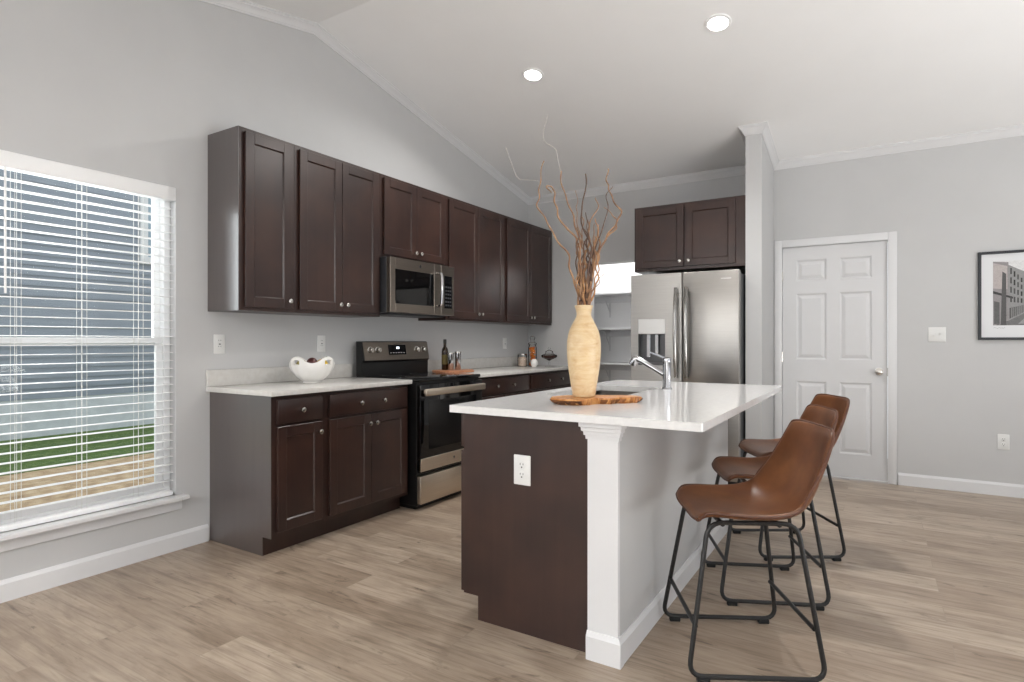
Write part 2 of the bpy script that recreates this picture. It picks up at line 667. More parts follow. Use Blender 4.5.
# crown moulding: (out, up from ceiling)
crown = [(0, 0.002), (0, -0.064), (0.008, -0.064), (0.010, -0.056), (0.016, -0.051), (0.024, -0.035), (0.036, -0.022), (0.042, -0.018), (0.043, -0.009), (0.050, -0.007), (0.050, 0.002)]
structure('trim_1', run(BM(), crown, [(0, Y0), (0, YR), (0, YB)], zfn=ceil), 'trim', 'white crown moulding along the sloped left wall', deg=20)
structure('trim_2', run(BM(), crown, [(0, YB), (SX0, YB), (SX0, SY), (SX1, SY), (SX1, YB), (X1, YB)], zfn=ceil), 'trim', 'white crown moulding along the back wall and wall end', deg=20)

# ------------------------------------------------------------------ window and blind
win = struct_root('window_1', 'white double-hung window with horizontal blinds', (-0.09, (WY0 + WY1) / 2, WZ0))
wx, wyc = -0.09, (WY0 + WY1) / 2
hw, hh = (WY1 - WY0) / 2, WZ1 - WZ0
fb = BM()
for a, b, c, d in ((-hw, hw, 0, 0.04), (-hw, hw, hh - 0.018, hh), (-hw, -hw + 0.035, 0.04, hh - 0.018), (hw - 0.035, hw, 0.04, hh - 0.018)):
    box(fb, -0.035, 0.03, a, b, c, d, 0.003)
obj('window_frame', fb, 'vinyl', win)
mid = hh * 0.5
for nm, z0, z1, xo in (('lower_sash', 0.04, mid + 0.02, 0.005), ('upper_sash', mid - 0.02, hh - 0.018, -0.025)):
    s = BM()
    for a, b, c, d in ((-hw + 0.035, hw - 0.035, z0, z0 + 0.035), (-hw + 0.035, hw - 0.035, z1 - 0.03, z1), (-hw + 0.035, -hw + 0.07, z0 + .035, z1 - .03), (hw - 0.07, hw - 0.035, z0 + .035, z1 - .03)):
        box(s, xo - 0.012, xo + 0.014, a, b, c, d, 0.002)
    so = obj(nm, s, 'vinyl', win)
    obj('pane', boxm(xo - 0.002, xo + 0.002, -hw + 0.07, hw - 0.07, z0 + 0.035, z1 - 0.03), 'pane', so, smooth=False)
sl = BM()
box(sl, -0.05, 0.155, -hw, hw, -0.022, 0.0, 0.003)
box(sl, 0.09, 0.155, hw, hw + 0.045, -0.022, 0.0, 0.003)
box(sl, 0.09, 0.155, -hw - 0.045, -hw, -0.022, 0.0, 0.003)
obj('sill', sl, 'trim', win)
obj('apron', boxm(0.09, 0.104, -hw - 0.03, hw + 0.03, -0.085, -0.022, 0.003), 'trim', win)

bl = thing('window_blind', 'white horizontal slat blind with cords hanging in the left window', 'blind', (0, wyc, WZ0))
obj('valance', boxm(-0.055, 0.010, -hw + 0.002, hw - 0.002, hh - 0.078, hh - 0.002, 0.006, 2), 'slat', bl)
s = BM()
z = 0.085
while z < hh - 0.09:
    vs0 = len(s.verts)
    pf = [(-0.052, -0.0012), (-0.028, 0.0006), (-0.004, -0.0012), (-0.004, 0.0012), (-0.028, 0.0030), (-0.052, 0.0012)]
    prism(s, pf, lambda u, v, k, z=z: (u, (-hw + 0.012, hw - 0.012)[k], z + v + (u + 0.028) * 0.02))
    z += 0.0455
obj('slats', s, 'slat', bl, deg=60)
obj('bottom_rail', boxm(-0.053, -0.003, -hw + 0.012, hw - 0.012, 0.001, 0.028, 0.004), 'slat', bl)
for yy in (1.125, 1.395, 1.665):
    c = BM()
    for dx in (-0.054, -0.002):
        for dy in (-0.012, 0.012):
            tube(c, [(dx, yy - wyc + dy, 0.03), (dx, yy - wyc + dy, hh - 0.07)], 0.0011, 6)
    obj('ladder_cord', c, 'cord', bl)
obj('tilt_wand', tube(BM(), [(0.006, 1.075 - wyc, hh - 0.08), (0.007, 1.075 - wyc, 1.10)], 0.005, 8), 'slat', bl)

# ------------------------------------------------------------------ door
dr = struct_root('door_1', 'white six panel interior door', (0, YB, 0))
cs = BM()
cw = 0.06
prof_t = 0.018
for a, b, c, d in ((DX0 - cw, DX0 + .004, 0, DZ + cw), (DX1 - .004, DX1 + cw, 0, DZ + cw)):
    box(cs, a, b, -prof_t, 0.0, c, d, 0.004, 2)
box(cs, DX0 + .004, DX1 - .004, -prof_t, 0.0, DZ - .004, DZ + cw, 0.004, 2)
box(cs, DX0, DX0 + 0.004, 0, 0.115, 0, DZ); box(cs, DX1 - 0.004, DX1, 0, 0.115, 0, DZ); box(cs, DX0, DX1, 0, 0.115, DZ - 0.004, DZ)
obj('casing', cs, 'trim', dr)
d = BM()
dx0, dx1, dz0, dz1 = DX0 + 0.007, DX1 - 0.007, 0.012, DZ - 0.007
yf = 0.014
xs = [dx0, dx0 + 0.112, (dx0 + dx1) / 2 - 0.05, (dx0 + dx1) / 2 + 0.05, dx1 - 0.112, dx1]
zr = [(0.215, 0.835), (1.03, 1.62), (1.735, 1.922)]
box(d, xs[0], xs[1], yf, yf + .034, dz0, dz1); box(d, xs[4], xs[5], yf, yf + .034, dz0, dz1); box(d, xs[2], xs[3], yf, yf + .034, dz0, dz1)
edges = [dz0] + [v for p in zr for v in p] + [dz1]
for i in range(0, len(edges), 2):
    for a, b in ((1, 2), (3, 4)):
        box(d, xs[a], xs[b], yf, yf + .034, edges[i], edges[i + 1])
for z0, z1 in zr:
    for a, b in ((1, 2), (3, 4)):
        # sloped sticking, recessed flat and raised field
        x0, x1 = xs[a], xs[b]
        seq = [(0.0, 0.0), (0.014, 0.010), (0.020, 0.010), (0.045, 0.002), (0.045, 0.002)]
        prev = None
        for ins, dep in seq:
            q = [d.verts.new((x, yf + dep, zz)) for x, zz in ((x0 + ins, z0 + ins), (x1 - ins, z0 + ins), (x1 - ins, z1 - ins), (x0 + ins, z1 - ins))]
            if prev:
                for k in range(4):
                    d.faces.new((prev[k], prev[(k + 1) % 4], q[(k + 1) % 4], q[k]))
            prev = q
        d.faces.new(prev)
obj('door_slab', d, 'doorpaint', dr, smooth=False)
kb = BM()
lathe(kb, [(0.032, 0), (0.032, 0.006), (0.012, 0.010), (0.010, 0.030), (0.022, 0.036), (0.028, 0.048), (0.024, 0.060), (0.008, 0.066)], (3.425, yf, 0.935), 24, '-y')
box(kb, 3.484, 3.488, -0.004, yf + .01, 0.90, 0.97)
obj('door_knob', kb, 'nickel', dr)
for hz in (0.25, 1.05, 1.78):
    obj('hinge', tube(BM(), [(dx0 - 0.003, 0.006, hz - .045), (dx0 - 0.003, 0.006, hz + .045)], 0.007, 8), 'nickel', dr)

# ------------------------------------------------------------------ cabinets
FF = 0.04   # frame stile


def shaker(bm, x0, x1, z0, z1, y=-0.020, t=0.019, rail=0.058):
    box(bm, x0, x0 + rail, y, y + t, z0, z1, 0.0015)
    box(bm, x1 - rail, x1, y, y + t, z0, z1, 0.0015)
    box(bm, x0 + rail, x1 - rail, y, y + t, z0, z0 + rail, 0.0015)
    box(bm, x0 + rail, x1 - rail, y, y + t, z1 - rail, z1, 0.0015)
    box(bm, x0 + rail - .004, x1 - rail + .004, y + 0.009, y + t - .002, z0 + rail - .004, z1 - rail + .004)
    # chamfered inner sticking
    for (a, b, c, e) in ((x0 + rail, z0 + rail, x1 - rail, z1 - rail),):
        o = [bm.verts.new((px, y + 0.0015, pz)) for px, pz in ((a, b), (c, b), (c, e), (a, e))]
        i = [bm.verts.new((px, y + 0.0092, pz)) for px, pz in ((a + .006, b + .006), (c - .006, b + .006), (c - .006, e - .006), (a + .006, e - .006))]
        for k in range(4):
            bm.faces.new((o[k], o[(k + 1) % 4], i[(k + 1) % 4], i[k]))
    return bm


def knob(parent, x, z, y=-0.020):
    b = lathe(BM(), [(0.0065, 0), (0.0055, 0.010), (0.0075, 0.014), (0.0150, 0.024), (0.0145, 0.028), (0.010, 0.030)], (x, y, z), 16, '-y')
    return obj('knob', b, 'nickel', parent)


def cab_box(name, label, loc, rotz, w, dep, z0, z1, toe=0.0, group=None):
    t = thing(name, label, 'cabinet', loc, rotz, group)
    b = BM()
    if toe:
        # side panels are notched at the toe kick
        pr = [(0.0, z0 + toe), (0.0, z1), (dep, z1), (dep, z0), (0.075, z0), (0.075, z0 + toe)]
        for xa, xb in ((0.0, 0.016), (w - 0.016, w)):
            prism(b, pr, lambda u, v, s, xa=xa, xb=xb: ((xa, xb)[s], u, v))
        box(b, 0.016, w - 0.016, dep - 0.012, dep, z0 + toe, z1 - 0.001)
        box(b, 0.016, w - 0.016, 0.02, dep - 0.012, z0 + toe, z0 + toe + 0.018)
        box(b, 0.016, w - 0.016, 0.075, 0.09, z0, z0 + toe)
        box(b, 0.016, w - 0.016, 0.0, 0.02, z0 + toe, z1)
    else:
        box(b, 0, w, 0.0, dep, z0, z1, 0.001)
    obj('body', b, 'wood', t, smooth=False)
    return t


def add_door(t, x0, x1, z0, z1, kx=None, kz=None):
    dd = obj('door', shaker(BM(), x0, x1, z0, z1), 'wood', t, smooth=False)
    if kx is not None:
        knob(dd, kx, kz)
    return dd


def add_drawer(t, x0, x1, z0, z1, ks):
    dd = obj('drawer', boxm(x0, x1, -0.020, -0.001, z0, z1, 0.0025, 2), 'wood', t)
    for kx in ks:
        knob(dd, kx, (z0 + z1) / 2)
    return dd


UZ0, UZ1, UF = 1.372, 2.428, 0.305
GU = 'dark wall cabinets above the counter'
R90 = PI / 2


def upper(y0, y1, z0, label, doors, single_knob_right=True):
    w = y1 - y0
    t = cab_box('wall_cabinet', label, (UF, y0, z0), R90, w - 0.001, UF - 0.002, 0, UZ1 - z0)
    H = UZ1 - z0
    if doors == 1:
        obj('side_panel', boxm(-0.003, 0.0, 0.001, UF - 0.002, 0, H), 'laminate', t, smooth=False)
    a, b, c, e = 0.030, w - 0.030, 0.022, H - 0.024
    if doors == 1:
        add_door(t, a, b, c, e, b - 0.028, c + 0.045)
    else:
        m = (a + b) / 2
        add_door(t, a, m - .002, c, e, m - 0.030, c + 0.045)
        add_door(t, m + .002, b, c, e, m + 0.030, c + 0.045)
    return t


upper(2.043, 2.420, UZ0, 'dark brown wall cabinet with one door, nearest the window', 1)
upper(2.420, 3.168, UZ0, 'tall two-door dark wall cabinet between the single-door one and the microwave', 2)
upper(3.168, 3.945, 1.815, 'short two-door dark wall cabinet directly above the microwave', 2)
upper(3.945, 4.868, UZ0, 'tall two-door dark wall cabinet just right of the microwave', 2)
upper(4.868, 5.855, UZ0, 'two-door dark wall cabinet in the far corner against the back wall', 2)

# above the fridge (faces the room)
t = cab_box('wall_cabinet', 'short two-door dark cabinet above the stainless refrigerator', (1.515, 5.20, 1.825), 0, SX0 - 0.003 - 1.515, YB - 5.20 - 0.002, 0, 0.588)
add_door(t, 0.025, 0.452, 0.028, 0.56, 0.424, 0.07)
add_door(t, 0.468, 0.886, 0.028, 0.56, 0.500, 0.07)

BF = 0.58
CZ = 0.892


def lower(y0, y1, label, mode):
    w = y1 - y0
    t = cab_box('base_cabinet', label, (BF, y0, 0), R90, w - 0.001, BF - 0.002, 0, CZ - 0.001, toe=0.105)
    a, b = 0.028, w - 0.028
    if mode == 1:
        q = prism(BM(), [(0.0, 0.105), (0.0, CZ - .001), (BF - .002, CZ - .001), (BF - .002, 0), (0.075, 0), (0.075, 0.105)], lambda u, v, s: ((-0.003, 0.0)[s], u, v))
        obj('side_panel', q, 'laminate', t, smooth=False)
        add_drawer(t, a, b, 0.735, 0.868, [(a + b) / 2])
        add_door(t, a, b, 0.135, 0.718, b - 0.03, 0.66)
    else:
        m = (a + b) / 2
        q = (b - a) * (0.32 if mode == 2 else 0.30)
        add_drawer(t, a, b, 0.735, 0.868, [a + q + .02, b - q - .02])
        add_door(t, a, m - .002, 0.135, 0.718, m - 0.030, 0.66)
        add_door(t, m + .002, b, 0.135, 0.718, m + 0.030, 0.66)
    return t


lower(2.056, 2.420, 'narrow dark base cabinet with one drawer and one door, nearest the window', 1)
lower(2.420, 3.163, 'dark base cabinet with wide drawer and two doors, left of the range', 2)
lower(3.952, 4.868, 'dark base cabinet with wide drawer right of the range', 2)
lower(4.868, 5.855, 'dark base cabinet in the far corner, partly behind the vase', 2)


def counter(y0, y1, label):
    t = thing('countertop', label, 'countertop', (0, y0, CZ))
    w = y1 - y0
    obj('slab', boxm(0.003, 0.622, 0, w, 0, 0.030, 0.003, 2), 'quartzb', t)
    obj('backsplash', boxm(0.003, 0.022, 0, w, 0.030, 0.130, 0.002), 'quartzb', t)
    return t


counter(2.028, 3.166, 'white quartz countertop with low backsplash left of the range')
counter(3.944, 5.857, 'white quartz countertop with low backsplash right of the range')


def ge_badge(parent, loc, rot, r=0.011):
    b = BM()
    bmesh.ops.create_circle(b, cap_ends=True, segments=24, radius=r)
    tb = text_mesh('GE', r * 1.05)
    o = obj('badge', lathe(BM(), [(r, 0), (r, 0.001), (r * 0.86, 0.0012)], (0, 0, 0), 24), 'chrome', parent)
    b.free()
    o.location = loc
    o.rotation_euler = rot
    bmesh.ops.translate(tb, vec=(0, 0, 0.0018), verts=tb.verts)
    obj('lettering', tb, 'slot', o, smooth=False)
    return o


# ------------------------------------------------------------------ range (local: front -y, width x)
rg = thing('range', 'stainless electric range with black glass cooktop between the base cabinets', 'stove', (0.655, 3.172, 0), R90)
RW = 0.762
b = BM()
box(b, 0, RW, 0.0, 0.605, 0.03, 0.905, 0.003)
box(b, 0.02, RW - 0.02, 0.03, 0.60, 0.0, 0.03)
obj('body', b, 'blackplastic', rg)
obj('cooktop', boxm(0.0, RW, -0.018, 0.60, 0.905, 0.928, 0.005, 2), 'blackglass', rg)
# burner rings sit flush in the glass
for bx, by, br_ in ((0.20, 0.15, 0.105), (0.56, 0.15, 0.085), (0.20, 0.42, 0.075), (0.56, 0.42, 0.105)):
    obj('burner_ring', lathe(BM(), [(br_, 0.0), (br_, 0.0004), (br_ - 0.003, 0.0004), (br_ - 0.003, 0.0)], (bx, by, 0.9281), 40, cap_bottom=False, cap_top=False), 'darkgrey', rg)
dv = obj('oven_door', boxm(0.004, RW - 0.004, -0.035, 0.0, 0.265, 0.885, 0.004, 2), 'blackglass', rg)
obj('trim_strip', boxm(0.004, RW - 0.004, -0.0375, -0.012, 0.272, 0.365, 0.003), 'steelr', dv)
obj('glass', boxm(0.09, RW - 0.09, -0.0362, -0.030, 0.42, 0.77, 0.001), 'lens', dv)
h = BM()
box(h, 0.008, RW - 0.020, -0.085, -0.060, 0.808, 0.858, 0.010, 3)
box(h, 0.035, 0.060, -0.065, -0.034, 0.818, 0.850, 0.004); box(h, RW - 0.060, RW - 0.035, -0.065, -0.034, 0.818, 0.850, 0.004)
obj('handle', h, 'steelr', dv)
ge_badge(dv, (RW / 2, -0.0376, 0.32), (R90, 0, 0))
obj('storage_drawer', boxm(0.004, RW - 0.004, -0.036, 0.0, 0.045, 0.240, 0.004, 2), 'steelr', rg)
# back guard: tilted control panel
bg = BM()
pf = [(0.535, 0.928), (0.535, 1.03), (0.520, 1.045), (0.545, 1.185), (0.556, 1.192), (0.600, 1.192), (0.600, 0.928)]
prism(bg, pf, lambda u, v, s: ((0.0, RW)[s], u, v))
bgo = obj('back_guard', bg, 'blackplastic', rg, smooth=False)


def onpanel(zz):
    return 0.520 + (zz - 1.045) / 0.140 * 0.025


def panel(bm, x0, x1, z0, z1, proud):
    prism(bm, [(x0, z0), (x1, z0), (x1, z1), (x0, z1)], lambda u, v, s: (u, onpanel(v) - proud * s + 0.002 * (1 - s), v))
    return bm


obj('control_panel', panel(BM(), 0.012, RW - 0.004, 1.046, 1.186, 0.004), 'steelw', bgo, smooth=False)
dp = obj('display', panel(BM(), 0.275, 0.475, 1.085, 1.165, 0.0065), 'lens', bgo, smooth=False)
obj('clock', panel(BM(), 0.365, 0.398, 1.132, 1.148, 0.0072), 'clock', dp, smooth=False)
btn = BM()
for k in range(6):
    panel(btn, 0.290 + k * 0.03, 0.305 + k * 0.03, 1.098, 1.104, 0.0072)
obj('buttons', btn, 'dispanel', dp, smooth=False)
for kx in (0.075, 0.155, RW - 0.155, RW - 0.075):
    kz = 1.125
    k = lathe(BM(), [(0.026, 0), (0.026, 0.004), (0.020, 0.006), (0.018, 0.030), (0.014, 0.033)], (kx, onpanel(kz) - 0.002, kz), 20, '-y')
    box(k, kx - 0.004, kx + 0.004, onpanel(kz) - 0.042, onpanel(kz) - 0.03, kz - 0.018, kz + 0.018, 0.001)
    obj('control_knob', k, 'nickel', bgo)

# ------------------------------------------------------------------ microwave
mw = thing('microwave', 'stainless over-the-range microwave under the short wall cabinet', 'microwave', (0.365, 3.172, 1.392), R90)
MW, MH = 0.762, 0.420
b = BM()
box(b, 0.0, MW, 0.0, 0.362, 0.012, MH, 0.003)
box(b, 0.06, MW - 0.06, 0.03, 0.33, 0.0, 0.012)
obj('body', b, 'darkgrey', mw)
dd = BM()
DWX = 0.585
wx0, wx1, wz0, wz1 = 0.055, 0.500, 0.080, 0.335
box(dd, 0, wx0, -0.040, 0, 0.014, MH - .002, 0.003); box(dd, wx1, DWX, -0.040, 0, 0.014, MH - .002, 0.003)
box(dd, wx0, wx1, -0.040, 0, 0.014, wz0, 0.002); box(dd, wx0, wx1, -0.040, 0, wz1, MH - .002, 0.002)
dd = obj('door', dd, 'steelw', mw, smooth=False)
obj('glass', boxm(wx0 - .002, wx1 + .002, -0.036, -0.01, wz0 - .002, wz1 + .002), 'blackglass', dd, smooth=False)
hp = rounded([(0.535, -0.040, 0.085), (0.535, -0.085, 0.085), (0.535, -0.095, 0.215), (0.535, -0.085, 0.345), (0.535, -0.040, 0.345)], 0.035)
hb = tube(BM(), hp, 0.013, 10)
obj('handle', hb, 'chrome', dd)
ge_badge(dd, (0.33, -0.0402, 0.378), (R90, 0, 0), 0.013)
cp = obj('control_panel', boxm(DWX + .003, MW, -0.040, 0, 0.014, MH - .002, 0.003), 'steelw', mw)
obj('keypad', boxm(0.628, 0.728, -0.0415, -0.03, 0.07, 0.335, 0.001), 'lens', cp)
kk = BM()
for r in range(6):
    for c in range(3):
        box(kk, 0.640 + c * 0.028, 0.660 + c * 0.028, -0.0422, -0.041, 0.088 + r * 0.030, 0.102 + r * 0.030)
obj('buttons', kk, 'darkgrey', cp, smooth=False)

# ------------------------------------------------------------------ refrigerator
fr = thing('refrigerator', 'stainless French door refrigerator with water dispenser in the left door', 'refrigerator', (1.565, 4.97, 0))
FW = 0.905
b = BM()
box(b, 0.004, FW - 0.002, 0.075, 0.80, 0.03, 1.752, 0.004)
box(b, 0.02, FW - 0.02, 0.09, 0.75, 0.0, 0.03)
box(b, 0.03, 0.13, 0.02, 0.12, 1.752, 1.772, 0.003); box(b, FW - 0.13, FW - 0.03, 0.02, 0.12, 1.752, 1.772, 0.003)
obj('body', b, 'darkgrey', fr)
mid_x = 0.449
DD0, DD1 = 0.67, 1.772
hx0, hx1, hz0, hz1 = 0.066, 0.306, 0.985, 1.385
ld = BM()
for a, bb, c, e in ((0.0, hx0, DD0, DD1), (hx1, mid_x - .003, DD0, DD1), (hx0, hx1, DD0, hz0), (hx0, hx1, hz1, DD1)):
    box(ld, a, bb, 0.0, 0.07, c, e)
ldo = obj('left_door', ld, 'steel', fr, smooth=False)
ds = BM()
box(ds, hx0, hx1, 0.058, 0.068, hz0, hz1); box(ds, hx0, hx0 + .006, 0.004, 0.058, hz0, 1.26); box(ds, hx1 - .006, hx1, 0.004, 0.058, hz0, 1.26)
box(ds, hx0, hx1, 0.002, 0.058, hz0, hz0 + 0.02)
dso = obj('dispenser', ds, 'cavity', ldo, smooth=False)
obj('dispenser_panel', boxm(hx0, hx1, -0.002, 0.058, 1.255, hz1, 0.004), 'dispanel', dso)
pd = BM()
box(pd, 0.13, 0.165, 0.030, 0.045, 1.05, 1.255, 0.004); box(pd, 0.205, 0.24, 0.030, 0.045, 1.08, 1.255, 0.004)
obj('paddle', pd, 'chrome', dso)
rd = obj('right_door', boxm(mid_x + .003, FW - 0.0, 0.0, 0.07, DD0, DD1, 0.006, 2), 'steel', fr)
obj('name_plate', boxm(0.765, 0.845, -0.0015, 0.002, 1.700, 1.709), 'dispanel', rd)
for par, hx in ((ldo, mid_x - 0.045), (rd, mid_x + 0.045)):
    pts = spline([(hx, -0.035, 0.885), (hx, -0.058, 1.05), (hx, -0.066, 1.265), (hx, -0.058, 1.48), (hx, -0.035, 1.645)], 8)
    hb = BM()
    rings = []
    for p in pts:
        rings.append([hb.verts.new((p.x + sx * 0.012, p.y + sy * 0.008, p.z)) for sx, sy in ((-1, -0.4), (-0.55, -1), (0.55, -1), (1, -0.4), (1, 1), (-1, 1))])
    for a, c in zip(rings, rings[1:]):
        for k in range(6):
            hb.faces.new((a[k], a[(k + 1) % 6], c[(k + 1) % 6], c[k]))
    hb.faces.new(rings[0]); hb.faces.new(list(reversed(rings[-1])))
    box(hb, hx - 0.010, hx + 0.010, -0.040, 0.0, 0.895, 0.925, 0.002); box(hb, hx - 0.010, hx + 0.010, -0.040, 0.0, 1.605, 1.635, 0.002)
    obj('handle', hb, 'handle', par)
fd = obj('freezer_drawer', boxm(0.0, FW, 0.0, 0.07, 0.06, 0.655, 0.006, 2), 'steel', fr)
obj('handle', tube(BM(), rounded([(0.08, 0, 0.585), (0.08, -0.055, 0.585), (FW - 0.08, -0.055, 0.585), (FW - 0.08, 0, 0.585)], 0.03), 0.012, 10), 'chrome', fd)

# ------------------------------------------------------------------ island
IX0, IXW, IX1 = 1.880, 2.478, 2.60
IY0, IY1 = 2.07, 3.90
ic = cab_box('island_cabinet', 'dark wood island cabinet with outlet in its end panel, under the sink counter', (IX0, IY1, 0), -R90, IY1 - IY0, IXW - IX0 - .002, 0, CZ - .001, toe=0.102)
W = IY1 - IY0
for k in range(4):
    a = 0.004 + k * (W - 0.008) / 4
    bb = a + (W - 0.008) / 4
    add_drawer(ic, a + .002, bb - .002, 0.735, 0.884, [(a + bb) / 2])
    add_door(ic, a + .002, bb - .002, 0.106, 0.718, (bb - .034) if k % 2 == 0 else (a + .034), 0.66)
iw = BM()
box(iw, IXW, IX1, 2.064, 3.894, 0, CZ - .001)
structure('wall_island', iw, 'wall', 'low grey wall under the bar side of the island', smooth=False)
structure('baseboard_island', run(BM(), board_profile(0.1), [(IX1, 2.066), (IX1, 3.892)]), 'trim', 'white baseboard along the bar side of the island', deg=20)


def pilaster(y0, y1, label, flip):
    cx0, cx1 = IXW, IX1 + 0.001
    t = thing('pilaster', label, 'column', ((cx0 + cx1) / 2, (y0 + y1) / 2, 0))
    hx, hy = (cx1 - cx0) / 2, (y1 - y0) / 2
    obj('shaft', boxm(-hx, hx, -hy, hy, 0, CZ - .001, 0.002), 'trim', t)
    f = -1 if flip == 0 else 1
    p = [(hx, -f * hy), (hx, f * hy), (-hx, f * hy)] if flip == 1 else [(-hx, -hy), (hx, -hy), (hx, hy)]
    if flip == 1:
        p = [(hx, -hy), (hx, hy), (-hx, hy)]
    obj('base', run(BM(), board_profile(0.105, 0.015), p), 'trim', t, deg=20)
    capp = [(0, 0.826), (0.005, 0.826), (0.006, 0.840), (0.011, 0.842), (0.012, 0.855), (0.018, 0.858), (0.019, 0.871), (0.025, 0.874), (0.025, CZ - .001), (0, CZ - .001)]
    if flip == 0:
        cp_ = [(-hx, hy - 0.012), (-hx, -hy), (hx, -hy), (hx, hy)]
    else:
        cp_ = [(hx, -hy), (hx, hy), (-hx, hy)]
    obj('capital', run(BM(), capp, cp_), 'trim', t, deg=10)
    return t


pilaster(2.042, 2.063, 'white square pilaster at the near corner of the island', 0)
pilaster(3.895, 3.916, 'white square pilaster at the far end of the island', 1)

# countertop with sink cut-out
TX0, TX1, TY0, TY1 = 1.856, 2.917, 1.995, 3.930
KX0, KX1, KY0, KY1 = 1.955, 2.335, 2.66, 3.38
ict = thing('countertop', 'long white quartz island countertop with undermount sink', 'countertop', (TX0, TY0, CZ))
b = BM()


def rr_poly(x0, x1, y0, y1, r, n=6):
    out = []
    for cx, cy, a0 in ((x1 - r, y1 - r, 0), (x0 + r, y1 - r, PI / 2), (x0 + r, y0 + r, PI), (x1 - r, y0 + r, 1.5 * PI)):
        for k in range(n + 1):
            a = a0 + PI / 2 * k / n
            out.append((cx + r * math.cos(a), cy + r * math.sin(a)))
    return out


outer = rr_poly(0, TX1 - TX0, 0, TY1 - TY0, 0.006, 3)
inner = rr_poly(KX0 - TX0, KX1 - TX0, KY0 - TY0, KY1 - TY0, 0.03, 6)


def slab_with_hole(bm, outer, inner, z0, z1):
    def ring(poly, z):
        vs = [bm.verts.new((x, y, z)) for x, y in poly]
        es = [bm.edges.new((vs[i], vs[(i + 1) % len(vs)])) for i in range(len(vs))]
        return vs, es
    sides = []
    for z in (z0, z1):
        vo, eo = ring(outer, z)
        vi, ei = ring(inner, z)
        bmesh.ops.triangle_fill(bm, use_beauty=True, use_dissolve=False, edges=eo + ei)
        sides.append((vo, vi))
    for q in (0, 1):
        a, c = sides[0][q], sides[1][q]
        for i in range(len(a)):
            bm.faces.new((a[i], a[(i + 1) % len(a)], c[(i + 1) % len(a)], c[i]))


slab_with_hole(b, outer, inner, 0.0, 0.030)
obj('slab', b, 'quartz', ict, smooth=False)
sk = thing('sink', 'stainless undermount sink in the island countertop beside the faucet', 'sink', ((KX0 + KX1) / 2, (KY0 + KY1) / 2, CZ - 0.21))
b = BM()
hx, hy = (KX1 - KX0) / 2, (KY1 - KY0) / 2
rings = []
for grow, z in ((0.012, 0.208), (0.004, 0.208), (0.002, 0.10), (-0.004, 0.03), (-0.03, 0.006), (-0.10, 0.0)):
    rings.append([b.verts.new((x, y, z)) for x, y in rr_poly(-hx - grow, hx + grow, -hy - grow, hy + grow, 0.035)])
for a, c in zip(rings, rings[1:]):
    for i in range(len(a)):
        b.faces.new((a[i], a[(i + 1) % len(a)], c[(i + 1) % len(a)], c[i]))
b.faces.new(rings[-1])
obj('basin', b, 'steeldark', sk)
obj('drain', lathe(BM(), [(0.045, 0.0), (0.045, 0.003), (0.03, 0.004), (0.028, 0.001)], (0, 0, 0.001), 24), 'nickel', sk)
TOPZ = CZ + 0.030
fc = thing('faucet', 'chrome pull-out kitchen faucet on the island beside the sink', 'faucet', (2.402, 3.285, TOPZ))
b = lathe(BM(), [(0.029, 0), (0.029, 0.006), (0.024, 0.012), (0.0235, 0.15), (0.0245, 0.154), (0.0245, 0.170), (0.021, 0.178), (0.008, 0.182)], n=28)
obj('body', b, 'chrome', fc)
sp = tube(BM(), [(-0.010, 0, 0.080), (-0.085, 0.004, 0.122), (-0.150, 0.008, 0.158), (-0.178, 0.009, 0.170)], [0.015, 0.015, 0.0165, 0.0175], 16)
so = obj('spout', sp, 'chrome', fc)
obj('spray_head', tube(BM(), [(-0.172, 0.009, 0.175), (-0.190, 0.010, 0.168), (-0.203, 0.010, 0.148), (-0.210, 0.010, 0.132)], [0.016, 0.021, 0.022, 0.019], 16), 'chrome', so)
obj('lever', tube(BM(), [(-0.005, 0, 0.172), (-0.05, -0.004, 0.192), (-0.095, -0.008, 0.208)], [0.008, 0.006, 0.0045], 10), 'chrome', fc)


# ------------------------------------------------------------------ outlets and switches (local: plate faces -y)
def plate(name, label, loc, rotz, w=0.072, h=0.118, kind='duplex', group=None):
    t = thing(name, label, 'outlet' if kind == 'duplex' else 'switch', loc, rotz, group)
    obj('cover_plate', boxm(-w / 2, w / 2, -0.006, 0.0, -h / 2, h / 2, 0.003, 2), 'plastic', t)
    if kind == 'duplex':
        for dz in (-0.020, 0.020):
            r = lathe(BM(), [(0.0165, 0), (0.0165, 0.0075), (0.0155, 0.008)], (0, 0, dz), 20, '-y')
            ro = obj('receptacle', r, 'plastic', t)
            s = BM()
            box(s, -0.008, -0.0055, -0.0085, -0.0075, dz + 0.001, dz + 0.009); box(s, 0.0055, 0.008, -0.0085, -0.0075, dz + 0.001, dz + 0.009)
            box(s, -0.003, 0.003, -0.0085, -0.0075, dz - 0.010, dz - 0.005)
            obj('slots', s, 'slot', ro, smooth=False)
    elif kind == 'rocker':
        s = boxm(-0.017, 0.017, -0.009, -0.005, -0.033, 0.033, 0.001)
        ro = obj('receptacle', s, 'plastic', t)
        q = BM()
        for dz in (-0.018, 0.018):
            box(q, -0.008, -0.0055, -0.0095, -0.0088, dz + 0.001, dz + 0.008); box(q, 0.0055, 0.008, -0.0095, -0.0088, dz + 0.001, dz + 0.008)
        box(q, -0.006, 0.006, -0.0095, -0.0088, -0.003, 0.003)
        obj('slots', q, 'slot', ro, smooth=False)
    else:
        for dx in (-0.023, 0.023):
            s = boxm(dx - 0.0045, dx + 0.0045, -0.018, -0.005, -0.004 if dx > 0 else -0.016, 0.014 if dx > 0 else 0.004, 0.001)
            obj('toggle', s, 'plastic', t)
    return t


